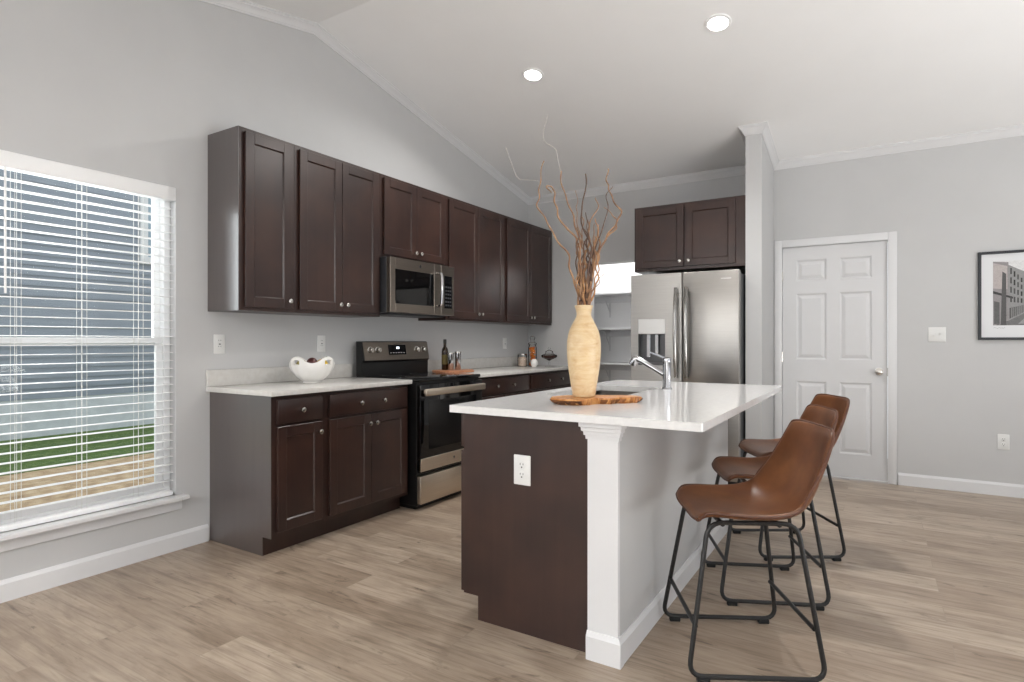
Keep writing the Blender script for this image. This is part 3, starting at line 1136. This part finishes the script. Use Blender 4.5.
plate('outlet', 'white outlet on the dark end panel of the island', (2.177, IY0, 0.668), 0, 0.079, 0.122)
plate('outlet', 'white outlet low on the grey wall under the framed picture', (4.240, YB, 0.416), 0)
plate('light_switch', 'white double light switch between the white door and the picture', (3.823, YB, 1.248), 0, 0.116, 0.118, 'toggle')
plate('outlet', 'white outlet above the left counter, nearest the window', (0.0, 2.112, 1.176), R90, kind='rocker')
plate('outlet', 'white outlet on the wall above the fruit bowl', (0.0, 2.888, 1.176), R90, kind='rocker')
plate('outlet', 'white outlet above the counter right of the range', (0.0, 5.352, 1.17), R90, kind='rocker')

# ------------------------------------------------------------------ recessed ceiling lights
for (lx, ly), lab in (((1.185, 3.893), 'round recessed ceiling light above the kitchen, left of two'), ((2.548, 3.884), 'round recessed ceiling light above the island, right of two')):
    t = thing('ceiling_light', lab, 'light', (lx, ly, ceil(ly)), 0)
    t.rotation_euler = (-math.atan(SL), 0, 0)
    obj('trim_ring', lathe(BM(), [(0.062, -0.001), (0.064, -0.008), (0.080, -0.007), (0.083, 0.0)], n=40, cap_bottom=False, cap_top=False), 'twill', t)
    obj('diffuser', lathe(BM(), [(0.066, -0.003), (0.064, -0.0065)], n=40), 'lamp', t)
    ld_ = bpy.data.lights.new('ceiling_light_beam', 'AREA')
    ld_.shape = 'DISK'; ld_.size = 0.12; ld_.energy = 19; ld_.spread = math.radians(150); ld_.color = (1, 0.98, 0.95)
    lo = bpy.data.objects.new('ceiling_light_beam', ld_)
    lo.location = (0, 0, -0.012); lo.parent = t
    COL.objects.link(lo)

# ------------------------------------------------------------------ pantry shelves
for zz, lab in ((1.745, 'white pantry shelf, topmost of those seen beside the refrigerator'), (1.345, 'white pantry shelf, middle one beside the refrigerator'), (0.945, 'white pantry shelf, lowest one beside the refrigerator')):
    t = thing('pantry_shelf', lab, 'shelf', (1.15, 6.615, zz), 0)
    obj('board', boxm(-1.045, 1.045, -0.36, 0.0, -0.022, 0.0, 0.002), 'trim', t)
    obj('cleat', boxm(-1.045, 1.045, -0.018, 0.0, -0.095, -0.022, 0.002), 'trim', t)
    for bx in (-0.45, 0.30):
        q = BM()
        box(q, bx - 0.011, bx + 0.011, -0.022, -0.0181, -0.27, -0.022, 0.001)
        box(q, bx - 0.011, bx + 0.011, -0.28, -0.018, -0.030, -0.022, 0.001)
        prism(q, [(-0.030, -0.20), (-0.022, -0.20), (-0.20, -0.030), (-0.21, -0.030)], lambda u, v, s, bx=bx: (bx + (-0.004, 0.004)[s], u, v))
        obj('bracket', q, 'trim', t, smooth=False)
pl = thing('ceiling_light', 'unseen round pantry fill lamp added above the shelves', 'light', (1.1, 6.10, 2.69))  # unseen lamp added to brighten the pantry walls and shelves
pl2 = bpy.data.lights.new('pantry_fill', 'AREA'); pl2.shape = 'DISK'; pl2.size = 0.25; pl2.energy = 15
obj('diffuser', lathe(BM(), [(0.10, 0.0), (0.10, -0.03), (0.07, -0.05)], n=32), 'lamp', pl)
plo = bpy.data.objects.new('pantry_fill', pl2); plo.location = (0, 0, -0.06); plo.parent = pl; COL.objects.link(plo)
structure('trim_3', boxm(0.0, 2.3, YB + 0.12, 6.72, 2.69, 2.72), 'pantry', 'flat pantry ceiling', smooth=False)


# ------------------------------------------------------------------ bar stools (local: +x forward)
def seat_bm():
    prof = [(0.190, 0.539), (0.178, 0.556), (0.110, 0.554), (0.01, 0.544), (-0.095, 0.540), (-0.172, 0.554), (-0.226, 0.599), (-0.258, 0.674), (-0.285, 0.759), (-0.303, 0.838), (-0.311, 0.873)]
    hwid = [0.182, 0.200, 0.218, 0.228, 0.234, 0.236, 0.230, 0.216, 0.202, 0.190, 0.176]
    curl = [0.024, 0.027, 0.031, 0.036, 0.046, 0.062, 0.074, 0.060, 0.044, 0.034, 0.028]
    bm = BM()
    nw = 12
    rows = []
    m = len(prof)
    for i in range(m):
        a, b = prof[max(i - 1, 0)], prof[min(i + 1, m - 1)]
        tx, tz = b[0] - a[0], b[1] - a[1]
        ln = math.hypot(tx, tz)
        nx, nz = tz / ln, -tx / ln            # normal up / forward
        row = []
        for k in range(nw + 1):
            w = -1 + 2 * k / nw
            c = curl[i] * abs(w) ** 2.6
            x = prof[i][0] + nx * c
            zz = prof[i][1] + nz * c
            if i <= 1:
                x -= 0.022 * w ** 4
            if i >= m - 2:
                zz -= 0.016 * w ** 6
            row.append(bm.verts.new((x, hwid[i] * w, zz)))
        rows.append(row)
    for a, b in zip(rows, rows[1:]):
        for k in range(nw):
            bm.faces.new((a[k], a[k + 1], b[k + 1], b[k]))
    edge = [v.co.copy() for v in rows[0]] + [r[-1].co.copy() for r in rows[1:]] + [v.co.copy() for v in reversed(rows[-1][:-1])] + [r[0].co.copy() for r in reversed(rows[1:-1])]
    return bm, edge


def make_stool(label, loc, rot):
    t = thing('bar_stool', label, 'stool', loc, rot, 'leather bar stools along the island')
    bm, edge = seat_bm()
    s = obj('seat_shell', bm, 'leather', t)
    sol = s.modifiers.new('thickness', 'SOLIDIFY'); sol.thickness = 0.020; sol.offset = 0.0
    bv = s.modifiers.new('soft', 'SUBSURF'); bv.levels = 2; bv.render_levels = 2
    for p in s.data.polygons:
        p.use_smooth = True
    obj('piping', tube(BM(), spline(edge + [edge[0]], 3)[:-1], 0.0045, 6, closed=True), 'piping', s)
    for sg in (-1, 1):
        loop = rounded([(0.152, 0.165 * sg, 0.541), (0.236, 0.228 * sg, 0.020), (-0.236, 0.228 * sg, 0.020), (-0.162, 0.165 * sg, 0.541)], 0.055, True)
        f = obj('leg_frame', tube(BM(), loop, 0.0088, 10, closed=True), 'blackmetal', t)
        for px in (0.185, -0.185):
            obj('foot_pad', boxm(px - 0.022, px + 0.022, 0.228 * sg - 0.012, 0.228 * sg + 0.012, 0.0, 0.018, 0.003), 'rubber', f)
    for x0, tt in ((0.2055, 1), (-0.2035, -1)):
        obj('footrest', tube(BM(), [(x0, -0.205, 0.185), (x0, 0.205, 0.185)], 0.008, 10), 'blackmetal', t)
    ub = BM()
    for x0 in (0.10, -0.10):
        tube(ub, [(x0, -0.166, 0.535), (x0, 0.166, 0.535)], 0.009, 8)
    obj('seat_support', ub, 'blackmetal', t)
    return t


def copy_tree(o, parent=None):
    c = o.copy()
    COL.objects.link(c)
    if parent:
        c.parent = parent
    for ch in list(o.children):
        copy_tree(ch, c)
    return c


st = make_stool('brown leather bar stool with black sled legs, nearest the camera', (2.945, 2.395, 0), math.radians(208.5))
for loc, rot, lab in (((2.925, 3.075, 0), 204.5, 'brown leather bar stool with black sled legs, the middle of three'), ((2.945, 3.750, 0), 211.5, 'brown leather bar stool with black sled legs, farthest from the camera')):
    c = copy_tree(st)
    c.location = loc
    c.rotation_euler = (0, 0, math.radians(rot))
    c['label'] = lab

# ------------------------------------------------------------------ vase, board, branches
VX, VY = 2.300, 2.396
CA, SA = math.cos(math.radians(31.751)), math.sin(math.radians(31.751))
bd = thing('serving_board', 'live-edge olive wood board under the vase on the island', 'board', (2.35, 2.415, TOPZ), math.radians(44))
poly = [(-0.205, -0.02), (-0.185, -0.066), (-0.13, -0.104), (-0.07, -0.098), (-0.015, -0.062), (0.04, -0.084), (0.085, -0.056), (0.125, -0.066), (0.165, -0.046), (0.198, -0.05), (0.20, 0.01), (0.165, 0.05), (0.10, 0.062), (0.03, 0.09), (-0.04, 0.085), (-0.11, 0.095), (-0.17, 0.07), (-0.20, 0.03)]
pp = [Vector((x, y, 0)) for x, y in poly]
sm = spline(pp + [pp[0]], 4)[:-1]
b = BM()
rings = []
for sc, z in ((0.90, 0.0), (0.97, 0.009), (1.0, 0.020), (0.985, 0.026)):
    rings.append([b.verts.new((p.x * sc + 0.002 * math.sin(k * 1.7), p.y * sc + 0.002 * math.cos(k * 2.3), z)) for k, p in enumerate(sm)])
for a, c in zip(rings, rings[1:]):
    for i in range(len(a)):
        b.faces.new((a[i], a[(i + 1) % len(a)], c[(i + 1) % len(a)], c[i]))
b.faces.new(list(reversed(rings[0]))); b.faces.new(rings[-1])
bo = obj('board', b, 'olive', bd)
b = BM()
rings = []
for sc, z in ((0.915, 0.0015), (0.985, 0.010), (1.012, 0.019)):
    rings.append([b.verts.new((p.x * sc + 0.0035 * math.sin(k * 1.7), p.y * sc + 0.0035 * math.cos(k * 2.3), z)) for k, p in enumerate(sm)])
for a, c in zip(rings, rings[1:]):
    for i in range(len(a)):
        if 0.35 < (math.sin(i * 0.37) * 0.5 + 0.5):
            b.faces.new((a[i], a[(i + 1) % len(a)], c[(i + 1) % len(a)], c[i]))
obj('bark_edge', b, 'bark', bd)

VZ = TOPZ + 0.026
vs = thing('vase', 'tall cream marbled vase holding dry branches on the island', 'vase', (VX, VY, VZ))
prof = [(0.046, 0.0), (0.050, 0.004), (0.0525, 0.02), (0.058, 0.055), (0.0675, 0.115), (0.0735, 0.17), (0.0752, 0.21), (0.0738, 0.25), (0.068, 0.282), (0.058, 0.308), (0.045, 0.334), (0.036, 0.350), (0.0325, 0.364), (0.035, 0.384), (0.040, 0.399), (0.040, 0.404), (0.037, 0.404), (0.032, 0.390), (0.0285, 0.365), (0.032, 0.35), (0.05, 0.31), (0.06, 0.25), (0.055, 0.05), (0.01, 0.03)]
pv = spline([(r, 0, z) for r, z in prof], 3)
obj('vase_body', lathe(BM(), [(max(p.x, 0.005), p.z) for p in pv], n=48), 'vase', vs, deg=60)


def twig_point(px, py, dd):
    """a branch drawn in the plane facing the room at the vase, with its own depth dd"""
    k = 2.62 / 589.0
    lat = (px - 583.5) * k
    return Vector((VX + CA * lat - SA * dd, VY + SA * lat + CA * dd, 1.195 + (341 - py) * k))


def z7(p):
    return (500 + p[0] * 0.3371, 90 + p[1] * 0.3373)


TW = [
    ([(228, 645), (223, 590), (212, 540), (195, 490), (165, 440), (135, 395), (115, 350), (110, 315), (121, 275), (126, 222)], 'long bare branch leaning farthest left out of the vase', 'twig', 0.0042),
    ([(240, 645), (236, 560), (232, 470), (215, 430), (185, 395), (166, 355), (163, 320), (155, 294), (140, 288), (149, 306)], 'bare branch with a hooked tip left of centre in the vase', 'twig', 0.0046),
    ([(248, 645), (240, 560), (235, 470), (225, 400), (207, 345), (190, 290), (180, 235)], 'tall bare branch right of the hooked one in the vase', 'twig', 0.0046),
    ([(255, 645), (262, 560), (262, 470), (242, 385), (243, 320), (252, 255)], 'tall straight branch standing at the centre of the vase', 'twigdark', 0.0046),
    ([(260, 645), (250, 520), (262, 440), (266, 400), (286, 350), (282, 320)], 'shorter branch right of the central tall branch in the vase', 'twig', 0.0040),
    ([(270, 645), (280, 540), (300, 470), (318, 430), (345, 395), (357, 360), (338, 322), (326, 285), (321, 262), (322, 228)], 'thick winding branch that rises tallest on the right of the vase', 'twig', 0.0046),
    ([(268, 645), (290, 540), (292, 450), (310, 375), (316, 320), (330, 290)], 'thin grey branch just left of the tallest right branch', 'twigdark', 0.0032),
    ([(262, 645), (285, 520), (310, 450), (335, 415), (350, 392), (335, 370), (310, 345)], 'curling branch with tip turned back on the right of the vase', 'twig', 0.0036),
    ([(252, 645), (238, 540), (250, 480), (236, 420), (228, 360), (232, 330), (229, 290)], 'thin pale twig standing left of the central branch', 'twig', 0.0026),
    ([(278, 645), (272, 600), (284, 580), (298, 560), (308, 543)], 'short side sprig low on the right of the vase mouth', 'twig', 0.0024),
    ([(262, 645), (276, 520), (282, 440), (296, 395)], 'stubby branch ending level with the wall cabinet beside the fridge', 'twig', 0.0044),
    ([(108, 278), (85, 274), (52, 266), (32, 218), (16, 172)], None, 'twigpale', 0.0011),
    ([(180, 236), (173, 200), (168, 168), (155, 154), (136, 140), (130, 112), (145, 52)], None, 'twigpale', 0.0011),
]
GT = 'dry branches in the vase'
tips = {}
for i, (pts, lab, mm, rad) in enumerate(TW):
    dd1 = ((i * 37) % 11 - 5) * 0.008
    if lab is None:
        src = 0 if i == 11 else 2
        base_d = ((src * 37) % 11 - 5) * 0.0096
        P = [twig_point(*z7(p), base_d + 0.01 * k) for k, p in enumerate(pts)]
    else:
        P = []
        for k, p in enumerate(pts):
            f = k / (len(pts) - 1)
            wob = 0 if k in (0, len(pts) - 1) else (4.5 if k % 2 else -4.5) * math.cos(i)
            P.append(twig_point(*z7((p[0] + wob, p[1])), 0.012 * math.sin(i * 2.1) * (1 - f) + dd1 * f * 1.2 + 0.012 * math.sin(k * 1.3 + i)))
        off = Vector((P[0].x - VX, P[0].y - VY))
        if off.length > 0.024:
            off *= 0.024 / off.length
            P[0] = Vector((VX + off.x, VY + off.y, P[0].z))
        o1 = Vector((P[1].x - VX, P[1].y - VY))
        if o1.length > 0.042:
            o1 *= 0.042 / o1.length
            P[1] = Vector((VX + o1.x, VY + o1.y, P[1].z))
        low = P[0].copy()
        P.insert(0, Vector((VX + 0.4 * (low.x - VX), VY + 0.4 * (low.y - VY), VZ + 0.15)))
    S = spline(P, 6)
    for k, p in enumerate(S):
        wv = 0.0036 * min(1.0, k / 14) * math.sin(k * 0.85 + i * 1.7) if lab else 0.0
        p += Vector((CA * wv, SA * wv, 0)) + Vector((-SA, CA, 0)) * (wv * 0.8 * math.cos(k * 0.6))
    n = len(S)
    R = [1.3 * rad * (1.0 - 0.60 * k / (n - 1)) * (1 + 0.10 * math.sin(k * 1.9)) for k in range(n)]
    if lab is None:
        R = [rad * 0.8] * n
        o = obj('dry_branch', tube(BM(), S, R, 5), mm)
        tag(o, ('hair-thin pale twig tip curling at upper left of the branches', 'hair-thin pale twig tip zigzagging above the branches toward the ceiling')[i - 11], 'branch', GT)
    else:
        o = obj('dry_branch', tube(BM(), S, R, 7), mm)
        tag(o, lab, 'branch', GT)
rnd = random.Random(3)
for i in range(18):
    a = rnd.uniform(228, 276)
    pts = [(a, 645)]
    x = 250 + (a - 250) * 0.55
    drift = (a - 250) * 0.35
    top = rnd.uniform(385, 540)
    y = 645
    while y > top:
        y -= rnd.uniform(22, 36)
        x += drift * 0.14 + rnd.uniform(-9, 9)
        pts.append((x, y))
    P = [twig_point(*z7(p), rnd.uniform(-0.018, 0.018)) for p in pts]
    off = Vector((P[0].x - VX, P[0].y - VY))
    if off.length > 0.024:
        off *= 0.024 / off.length
        P[0] = Vector((VX + off.x, VY + off.y, P[0].z))
    P.insert(0, Vector((VX + rnd.uniform(-.012, .012), VY + rnd.uniform(-.012, .012), VZ + 0.15)))
    S = spline(P, 5)
    for k, p in enumerate(S):
        wv = 0.0035 * min(1.0, k / 14) * math.sin(k * 0.8 + i * 2.3)
        p += Vector((CA * wv, SA * wv, 0))
    n = len(S)
    o = obj('dry_branch', tube(BM(), S, [0.0046 * (1 - 0.5 * k / (n - 1)) for k in range(n)], 6), ('twig', 'twiggold', 'twigdark')[i % 3])
    tag(o, 'short brown twig in the dense low middle of the branch bundle', 'branch', 'short twigs in the middle of the bundle')

# ------------------------------------------------------------------ left counter: fruit bowl
BX, BY = 0.268, 2.588
bw_ = thing('fruit_bowl', 'white scalloped ceramic bowl with cut-out handles on the left counter', 'bowl', (BX, BY, TOPZ), math.radians(50.5))
nseg = 64
prof = [(0.050, 0.0), (0.056, 0.004), (0.054, 0.010), (0.078, 0.022), (0.108, 0.050), (0.128, 0.085), (0.137, 0.110), (0.140, 0.136), (0.139, 0.150)]
b = BM()
rings = []


def rimz(a):
    return 0.020 * math.cos(4 * (a - PI / 4)) + 0.002


def bowl_pt(r, z, a, k, kk):
    rib = 1 + 0.018 * math.cos(14 * a) * min(1, max(0, k - 1) / 3)
    zz = z
    if k >= 5:
        zz = z + rimz(a) * ((k - 4) / (kk - 5))
    return Vector((r * rib * math.cos(a), r * rib * math.sin(a), zz))


kk = len(prof)
for k, (r, z) in enumerate(prof):
    rings.append([b.verts.new(bowl_pt(r, z, 2 * PI * i / nseg, k, kk)) for i in range(nseg)])
inn = []
for k in range(kk - 1, 1, -1):
    r, z = prof[k]
    inn.append([b.verts.new(bowl_pt(r - 0.007, z + (0.004 if k < kk - 1 else 0.0), 2 * PI * i / nseg, k, kk)) for i in range(nseg)])
allr = rings + inn
HOLE = 2   # half width in segments


def hole(k, i):
    return any(abs((i - c + 32) % 64 - 32 + 0.5) < HOLE for c in (8, 24, 40, 56))


no = len(rings)
for k in range(len(allr) - 1):
    for i in range(nseg):
        # the four cut-outs go through the outer and the inner wall
        skip = k in (6, no + 1) and hole(4, i)
        if skip:
            continue
        b.faces.new((allr[k][i], allr[k][(i + 1) % nseg], allr[k + 1][(i + 1) % nseg], allr[k + 1][i]))
# close the hole rims between outer and inner wall
oa, ob = rings[6], rings[7]
ia, ib = inn[2], inn[1]
for i in range(nseg):
    if hole(4, i):
        b.faces.new((oa[i], oa[(i + 1) % nseg], ia[(i + 1) % nseg], ia[i]))
        b.faces.new((ob[i], ob[(i + 1) % nseg], ib[(i + 1) % nseg], ib[i]))
        if not hole(4, (i - 1) % nseg):
            b.faces.new((oa[i], ob[i], ib[i], ia[i]))
        if not hole(4, (i + 1) % nseg):
            j = (i + 1) % nseg
            b.faces.new((oa[j], ob[j], ib[j], ia[j]))
b.faces.new(rings[0]); b.faces.new(inn[-1])
obj('bowl_body', b, 'ceramic', bw_, deg=50)


def fruit(name, lab, mm, lx, ly, lz, r, sc):
    ca, sa = math.cos(math.radians(50.5)), math.sin(math.radians(50.5))
    x = BX + ca * lx - sa * ly
    y = BY + sa * lx + ca * ly
    o = obj(name, sphere(BM(), (0, 0, 0), r, sc, 24, 16), mm)
    o.location = (x, y, TOPZ + lz)
    o.rotation_euler = (0.2, 0.3, 0.55)
    return tag(o, lab, 'fruit')


fruit('lemon', 'yellow lemon at the right rim of the fruit bowl', 'lemon', 0.062, -0.060, 0.122, 0.033, (1.15, 1, 1))
fruit('pear', 'olive green fruit at the left rim of the fruit bowl', 'olivefruit', -0.062, -0.060, 0.120, 0.033, (1.1, 1, 1))
fruit('plum', 'dark red plum in the middle of the fruit bowl', 'plum', 0.0, 0.030, 0.128, 0.036, (1, 1, 1))
fruit('plum', 'dark red plum at the bottom of the fruit bowl', 'plum', 0.01, -0.01, 0.052, 0.032, (1, 1, 1))

# ------------------------------------------------------------------ right of the range: board, bottle, tumblers
rb = thing('round_board', 'round brown wooden board on the counter right of the range', 'board', (0.245, 4.128, TOPZ), 0)
b = lathe(BM(), [(0.178, 0.0), (0.185, 0.004), (0.185, 0.014), (0.179, 0.018)], n=48)
obj('board', b, 'boardw', rb)
obj('board_handle', boxm(-0.035, 0.035, 0.165, 0.255, 0.001, 0.017, 0.006, 2), 'boardw', rb)
bt = thing('oil_bottle', 'dark amber oil bottle on the round wooden board', 'bottle', (0.175, 4.10, TOPZ + 0.018))
obj('glass_bottle', lathe(BM(), [(0.026, 0), (0.029, 0.004), (0.029, 0.165), (0.026, 0.185), (0.014, 0.205), (0.012, 0.235)], n=24), 'amber', bt, deg=50)
obj('cap', lathe(BM(), [(0.0145, 0.232), (0.0145, 0.268), (0.012, 0.270)], n=20), 'cap', bt)
obj('label', lathe(BM(), [(0.0292, 0.05), (0.0296, 0.05), (0.0296, 0.135), (0.0292, 0.135)], n=24, cap_bottom=False, cap_top=False), 'label', bt)
for (x, y), hh_, lab in (((0.235, 4.105), 0.150, 'shiny steel tumbler on the round board, next to the oil bottle'), ((0.25, 4.19), 0.160, 'shiny steel shaker on the round board, right of the tumbler')):
    t = thing('steel_tumbler', lab, 'tumbler', (x, y, TOPZ + 0.018))
    obj('cup', lathe(BM(), [(0.024, 0), (0.026, 0.003), (0.029, hh_ - 0.02), (0.030, hh_ - 0.006), (0.030, hh_), (0.027, hh_), (0.025, 0.01)], n=28), 'chrome', t, deg=50)
    obj('rim_band', lathe(BM(), [(0.0315, hh_ - 0.010), (0.0325, hh_ - 0.004), (0.0315, hh_ + 0.002)], n=28, cap_bottom=False, cap_top=False), 'nickel', t)

# ------------------------------------------------------------------ jars in the far corner
j = thing('glass_canister', 'squat clear glass canister of beige shells in the far counter corner', 'jar', (0.165, 5.45, TOPZ))
obj('glass', lathe(BM(), [(0.048, 0.0), (0.051, 0.003), (0.051, 0.118), (0.048, 0.122)], n=28, cap_top=False), 'jar', j)
obj('lid', lathe(BM(), [(0.052, 0.122), (0.052, 0.134), (0.048, 0.138)], n=28), 'nickel', j)
o = obj('dry_pasta', lathe(BM(), [(0.042, 0.0), (0.047, 0.01), (0.047, 0.085), (0.03, 0.096), (0.005, 0.099)], n=24), 'pasta')
o.location = (0.165, 5.45, TOPZ + 0.004)
tag(o, 'beige shells filling the squat glass canister', 'food', kind='stuff')

j = thing('glass_jar', 'tall glass jar of orange slices in the far counter corner', 'jar', (0.262, 5.50, TOPZ))
obj('glass', lathe(BM(), [(0.040, 0.0), (0.044, 0.004), (0.046, 0.20), (0.040, 0.222), (0.034, 0.23)], n=28, cap_top=False), 'jar', j, deg=60)
obj('stopper', lathe(BM(), [(0.034, 0.226), (0.044, 0.236), (0.046, 0.250), (0.024, 0.262), (0.020, 0.285), (0.030, 0.300), (0.026, 0.320), (0.008, 0.328)], n=28), 'jar', j)
b = BM()
rq = random.Random(5)
for k in range(26):
    zc = 0.014 + k * 0.0072
    a = rq.uniform(0, 6.28)
    rr_ = rq.uniform(0.004, 0.016)
    bm2 = lathe(BM(), [(0.020, 0), (0.024, 0.002), (0.024, 0.006), (0.020, 0.008)], (0, 0, 0), 14)
    mt = Matrix.Translation((rr_ * math.cos(a), rr_ * math.sin(a), zc)) @ Matrix.Rotation(rq.uniform(-0.6, 0.6), 4, 'X') @ Matrix.Rotation(rq.uniform(-0.6, 0.6), 4, 'Y')
    bmesh.ops.transform(bm2, matrix=mt, verts=bm2.verts)
    me_ = bpy.data.meshes.new('tmp'); bm2.to_mesh(me_); bm2.free(); b.from_mesh(me_); bpy.data.meshes.remove(me_)
o = obj('orange_slices', b, 'orange')
o.location = (0.262, 5.50, TOPZ + 0.004)
tag(o, 'heap of dried orange slices inside the tall glass jar', 'food', kind='stuff')

t = thing('ceramic_pot', 'small round white pot in front of the tall orange jar', 'pot', (0.352, 5.38, TOPZ))
obj('pot_body', lathe(BM(), [(0.018, 0), (0.022, 0.003), (0.036, 0.025), (0.040, 0.045), (0.034, 0.066), (0.022, 0.078), (0.020, 0.084), (0.017, 0.084), (0.015, 0.07)], n=28), 'ceramic', t, deg=60)

j = thing('candy_dish', 'footed glass dish of dark sweets with domed lid in the far corner', 'dish', (0.455, 5.52, TOPZ))
obj('glass', lathe(BM(), [(0.040, 0), (0.040, 0.004), (0.010, 0.012), (0.008, 0.065), (0.030, 0.078), (0.078, 0.098), (0.086, 0.115)], n=32, cap_top=False), 'jar', j, deg=50)
obj('lid', lathe(BM(), [(0.088, 0.115), (0.080, 0.126), (0.046, 0.140), (0.040, 0.165), (0.018, 0.176), (0.008, 0.180), (0.016, 0.192), (0.012, 0.204), (0.004, 0.208)], n=32), 'jar', j, deg=50)
o = obj('dark_sweets', lathe(BM(), [(0.026, 0.0), (0.062, 0.016), (0.070, 0.034), (0.040, 0.040), (0.005, 0.043)], n=28), 'choc')
o.location = (0.455, 5.52, TOPZ + 0.082)
tag(o, 'dark brown sweets inside the footed glass dish', 'food', kind='stuff')

# ------------------------------------------------------------------ framed picture
FX0, FX1, FZ0, FZ1 = 4.083, 4.600, 1.203, 1.888
pc = thing('picture_frame', 'black framed street scene print on the right wall', 'picture', ((FX0 + FX1) / 2, YB, FZ0))
hx = (FX1 - FX0) / 2
H = FZ1 - FZ0
b = BM()
for a, c, e, f in ((-hx, -hx + .020, 0, H), (hx - .020, hx, 0, H), (-hx + .020, hx - .020, 0, .020), (-hx + .020, hx - .020, H - .020, H)):
    box(b, a, c, -0.026, 0.0, e, f, 0.002)
obj('frame', b, 'frame', pc)
obj('mount', boxm(-hx + .019, hx - .019, -0.012, -0.001, .019, H - .019), 'mat_board', pc, smooth=False)
b = BM()
ink = b.loops.layers.color.new('ink')
px0, px1, pz0, pz1 = -hx + 0.092, hx - 0.092, 0.113, 0.607
PW, PH = px1 - px0, pz1 - pz0
lay = [0]


def poly2(pts, g):
    lay[0] += 1
    y = -0.0122 - lay[0] * 0.000006
    f = b.faces.new([b.verts.new((px0 + u * PW, y, pz0 + v * PH)) for u, v in pts])
    for l in f.loops:
        l[ink] = tuple(v / 255 for v in (g if isinstance(g, tuple) else (g, g, g))) + (1.0,)


poly2([(0, 0), (1, 0), (1, 1), (0, 1)], 226)                         # paper and sky
poly2([(0, 0), (0.28, 0), (0.28, 0.98), (0, 1)], (150, 146, 147))    # near facade
poly2([(0.0, 0.58), (0.26, 0.56), (0.26, 0.92), (0, 0.98)], (186, 178, 176))
poly2([(0.28, 0.05), (0.62, 0.18), (0.62, 0.80), (0.28, 0.94)], 150)
poly2([(0.62, 0.18), (0.76, 0.22), (0.76, 0.62), (0.62, 0.66)], 128)
poly2([(0.84, 0.2), (1, 0.12), (1, 0.72), (0.84, 0.62)], 140)
poly2([(0.10, 0), (1, 0), (1, 0.14), (0.72, 0.23), (0.60, 0.20)], 120)
poly2([(0.45, 0.02), (0.98, 0.02), (0.84, 0.16), (0.64, 0.17)], 158)
poly2([(0.0, 0.54), (0.36, 0.44), (0.36, 0.41), (0.0, 0.50)], 66)
poly2([(0.02, 0.02), (0.12, 0.02), (0.12, 0.36), (0.02, 0.38)], 100)
poly2([(0.14, 0.0), (0.24, 0.0), (0.24, 0.80), (0.17, 0.84)], 92)
rp = random.Random(11)
for cx in range(5):
    for cz in range(4):
        u = 0.31 + cx * 0.062
        s = 1 - cx * 0.09
        v = 0.34 + cz * 0.145 * s - cx * 0.005 + 0.02
        poly2([(u, v), (u + 0.03, v - 0.004), (u + 0.03, v + 0.09 * s), (u, v + 0.095 * s)], rp.randint(50, 90))
for k in range(9):
    u = 0.30 + k * 0.035
    poly2([(u, 0.10 + k * 0.014), (u + 0.02, 0.11 + k * 0.014), (u + 0.02, 0.27 + k * 0.006), (u, 0.27 + k * 0.006)], rp.randint(55, 110))
for k in range(14):
    u = rp.uniform(0.0, 0.95); v = rp.uniform(0.0, 0.16)
    poly2([(u, v), (u + 0.05, v + .004), (u + 0.05, v + 0.012), (u, v + 0.01)], rp.randint(80, 150))
obj('print', b, 'ink', pc, smooth=False)
b = BM()
for k in range(7):
    x = px0 + 0.004 + k * 0.010
    tube(b, [(x, -0.0125, 0.090 + 0.004 * (k % 2)), (x + 0.005, -0.0125, 0.097 - 0.004 * (k % 3)), (x + 0.010, -0.0125, 0.090 + 0.004 * ((k + 1) % 2))], 0.0006, 4)
obj('signature', b, 'slot', pc, smooth=False)

# ------------------------------------------------------------------ outside the left window
structure('ground_lawn', boxm(-14, -4.3, -6, 16, -0.5, -0.2), 'grass', 'green lawn strip outside the window', smooth=False)
structure('ground_soil', boxm(-4.3, -WT - .01, -6, 16, -0.5, -0.205), 'dirt', 'tan bare soil outside the window', smooth=False)
nh = thing('neighbor_house', 'grey sided house seen through the window blinds', 'house', (-7.0, 3.0, -0.2))
b = BM()
zc = 0.55
while zc < 4.6:
    prism(b, [(0.0, zc), (0.022, zc), (0.004, zc + 0.165), (0.0, zc + 0.165)], lambda u, v, s: (u, (-6.0, 9.0)[s], v))
    zc += 0.15
box(b, -0.2, 0.0, -6.0, 9.0, 0.55, 4.7)
obj('siding', b, 'siding', nh, smooth=False)
obj('foundation', boxm(-0.2, 0.012, -6.0, 9.0, -0.05, 0.55), 'concrete', nh, smooth=False)
b = BM()
prism(b, [(0.5, 4.62), (-3.5, 6.6), (-3.5, 6.75), (0.5, 4.77)], lambda u, v, s: (u, (-6.4, 9.4)[s], v))
obj('roof', b, 'roof', nh, smooth=False)
b = BM()
for a, c, e, f in ((2.05, 2.17, 2.80, 4.30), (3.30, 3.42, 2.80, 4.30), (2.05, 3.42, 2.68, 2.80), (2.05, 3.42, 4.30, 4.42)):
    box(b, 0.0, 0.06, a, c, e, f)
wf = obj('window_frame', b, 'trim', nh, smooth=False)
obj('pane', boxm(0.024, 0.032, 2.17, 3.30, 2.80, 4.30), mat('distant_glass', (150, 168, 180), 0.1), wf, smooth=False)
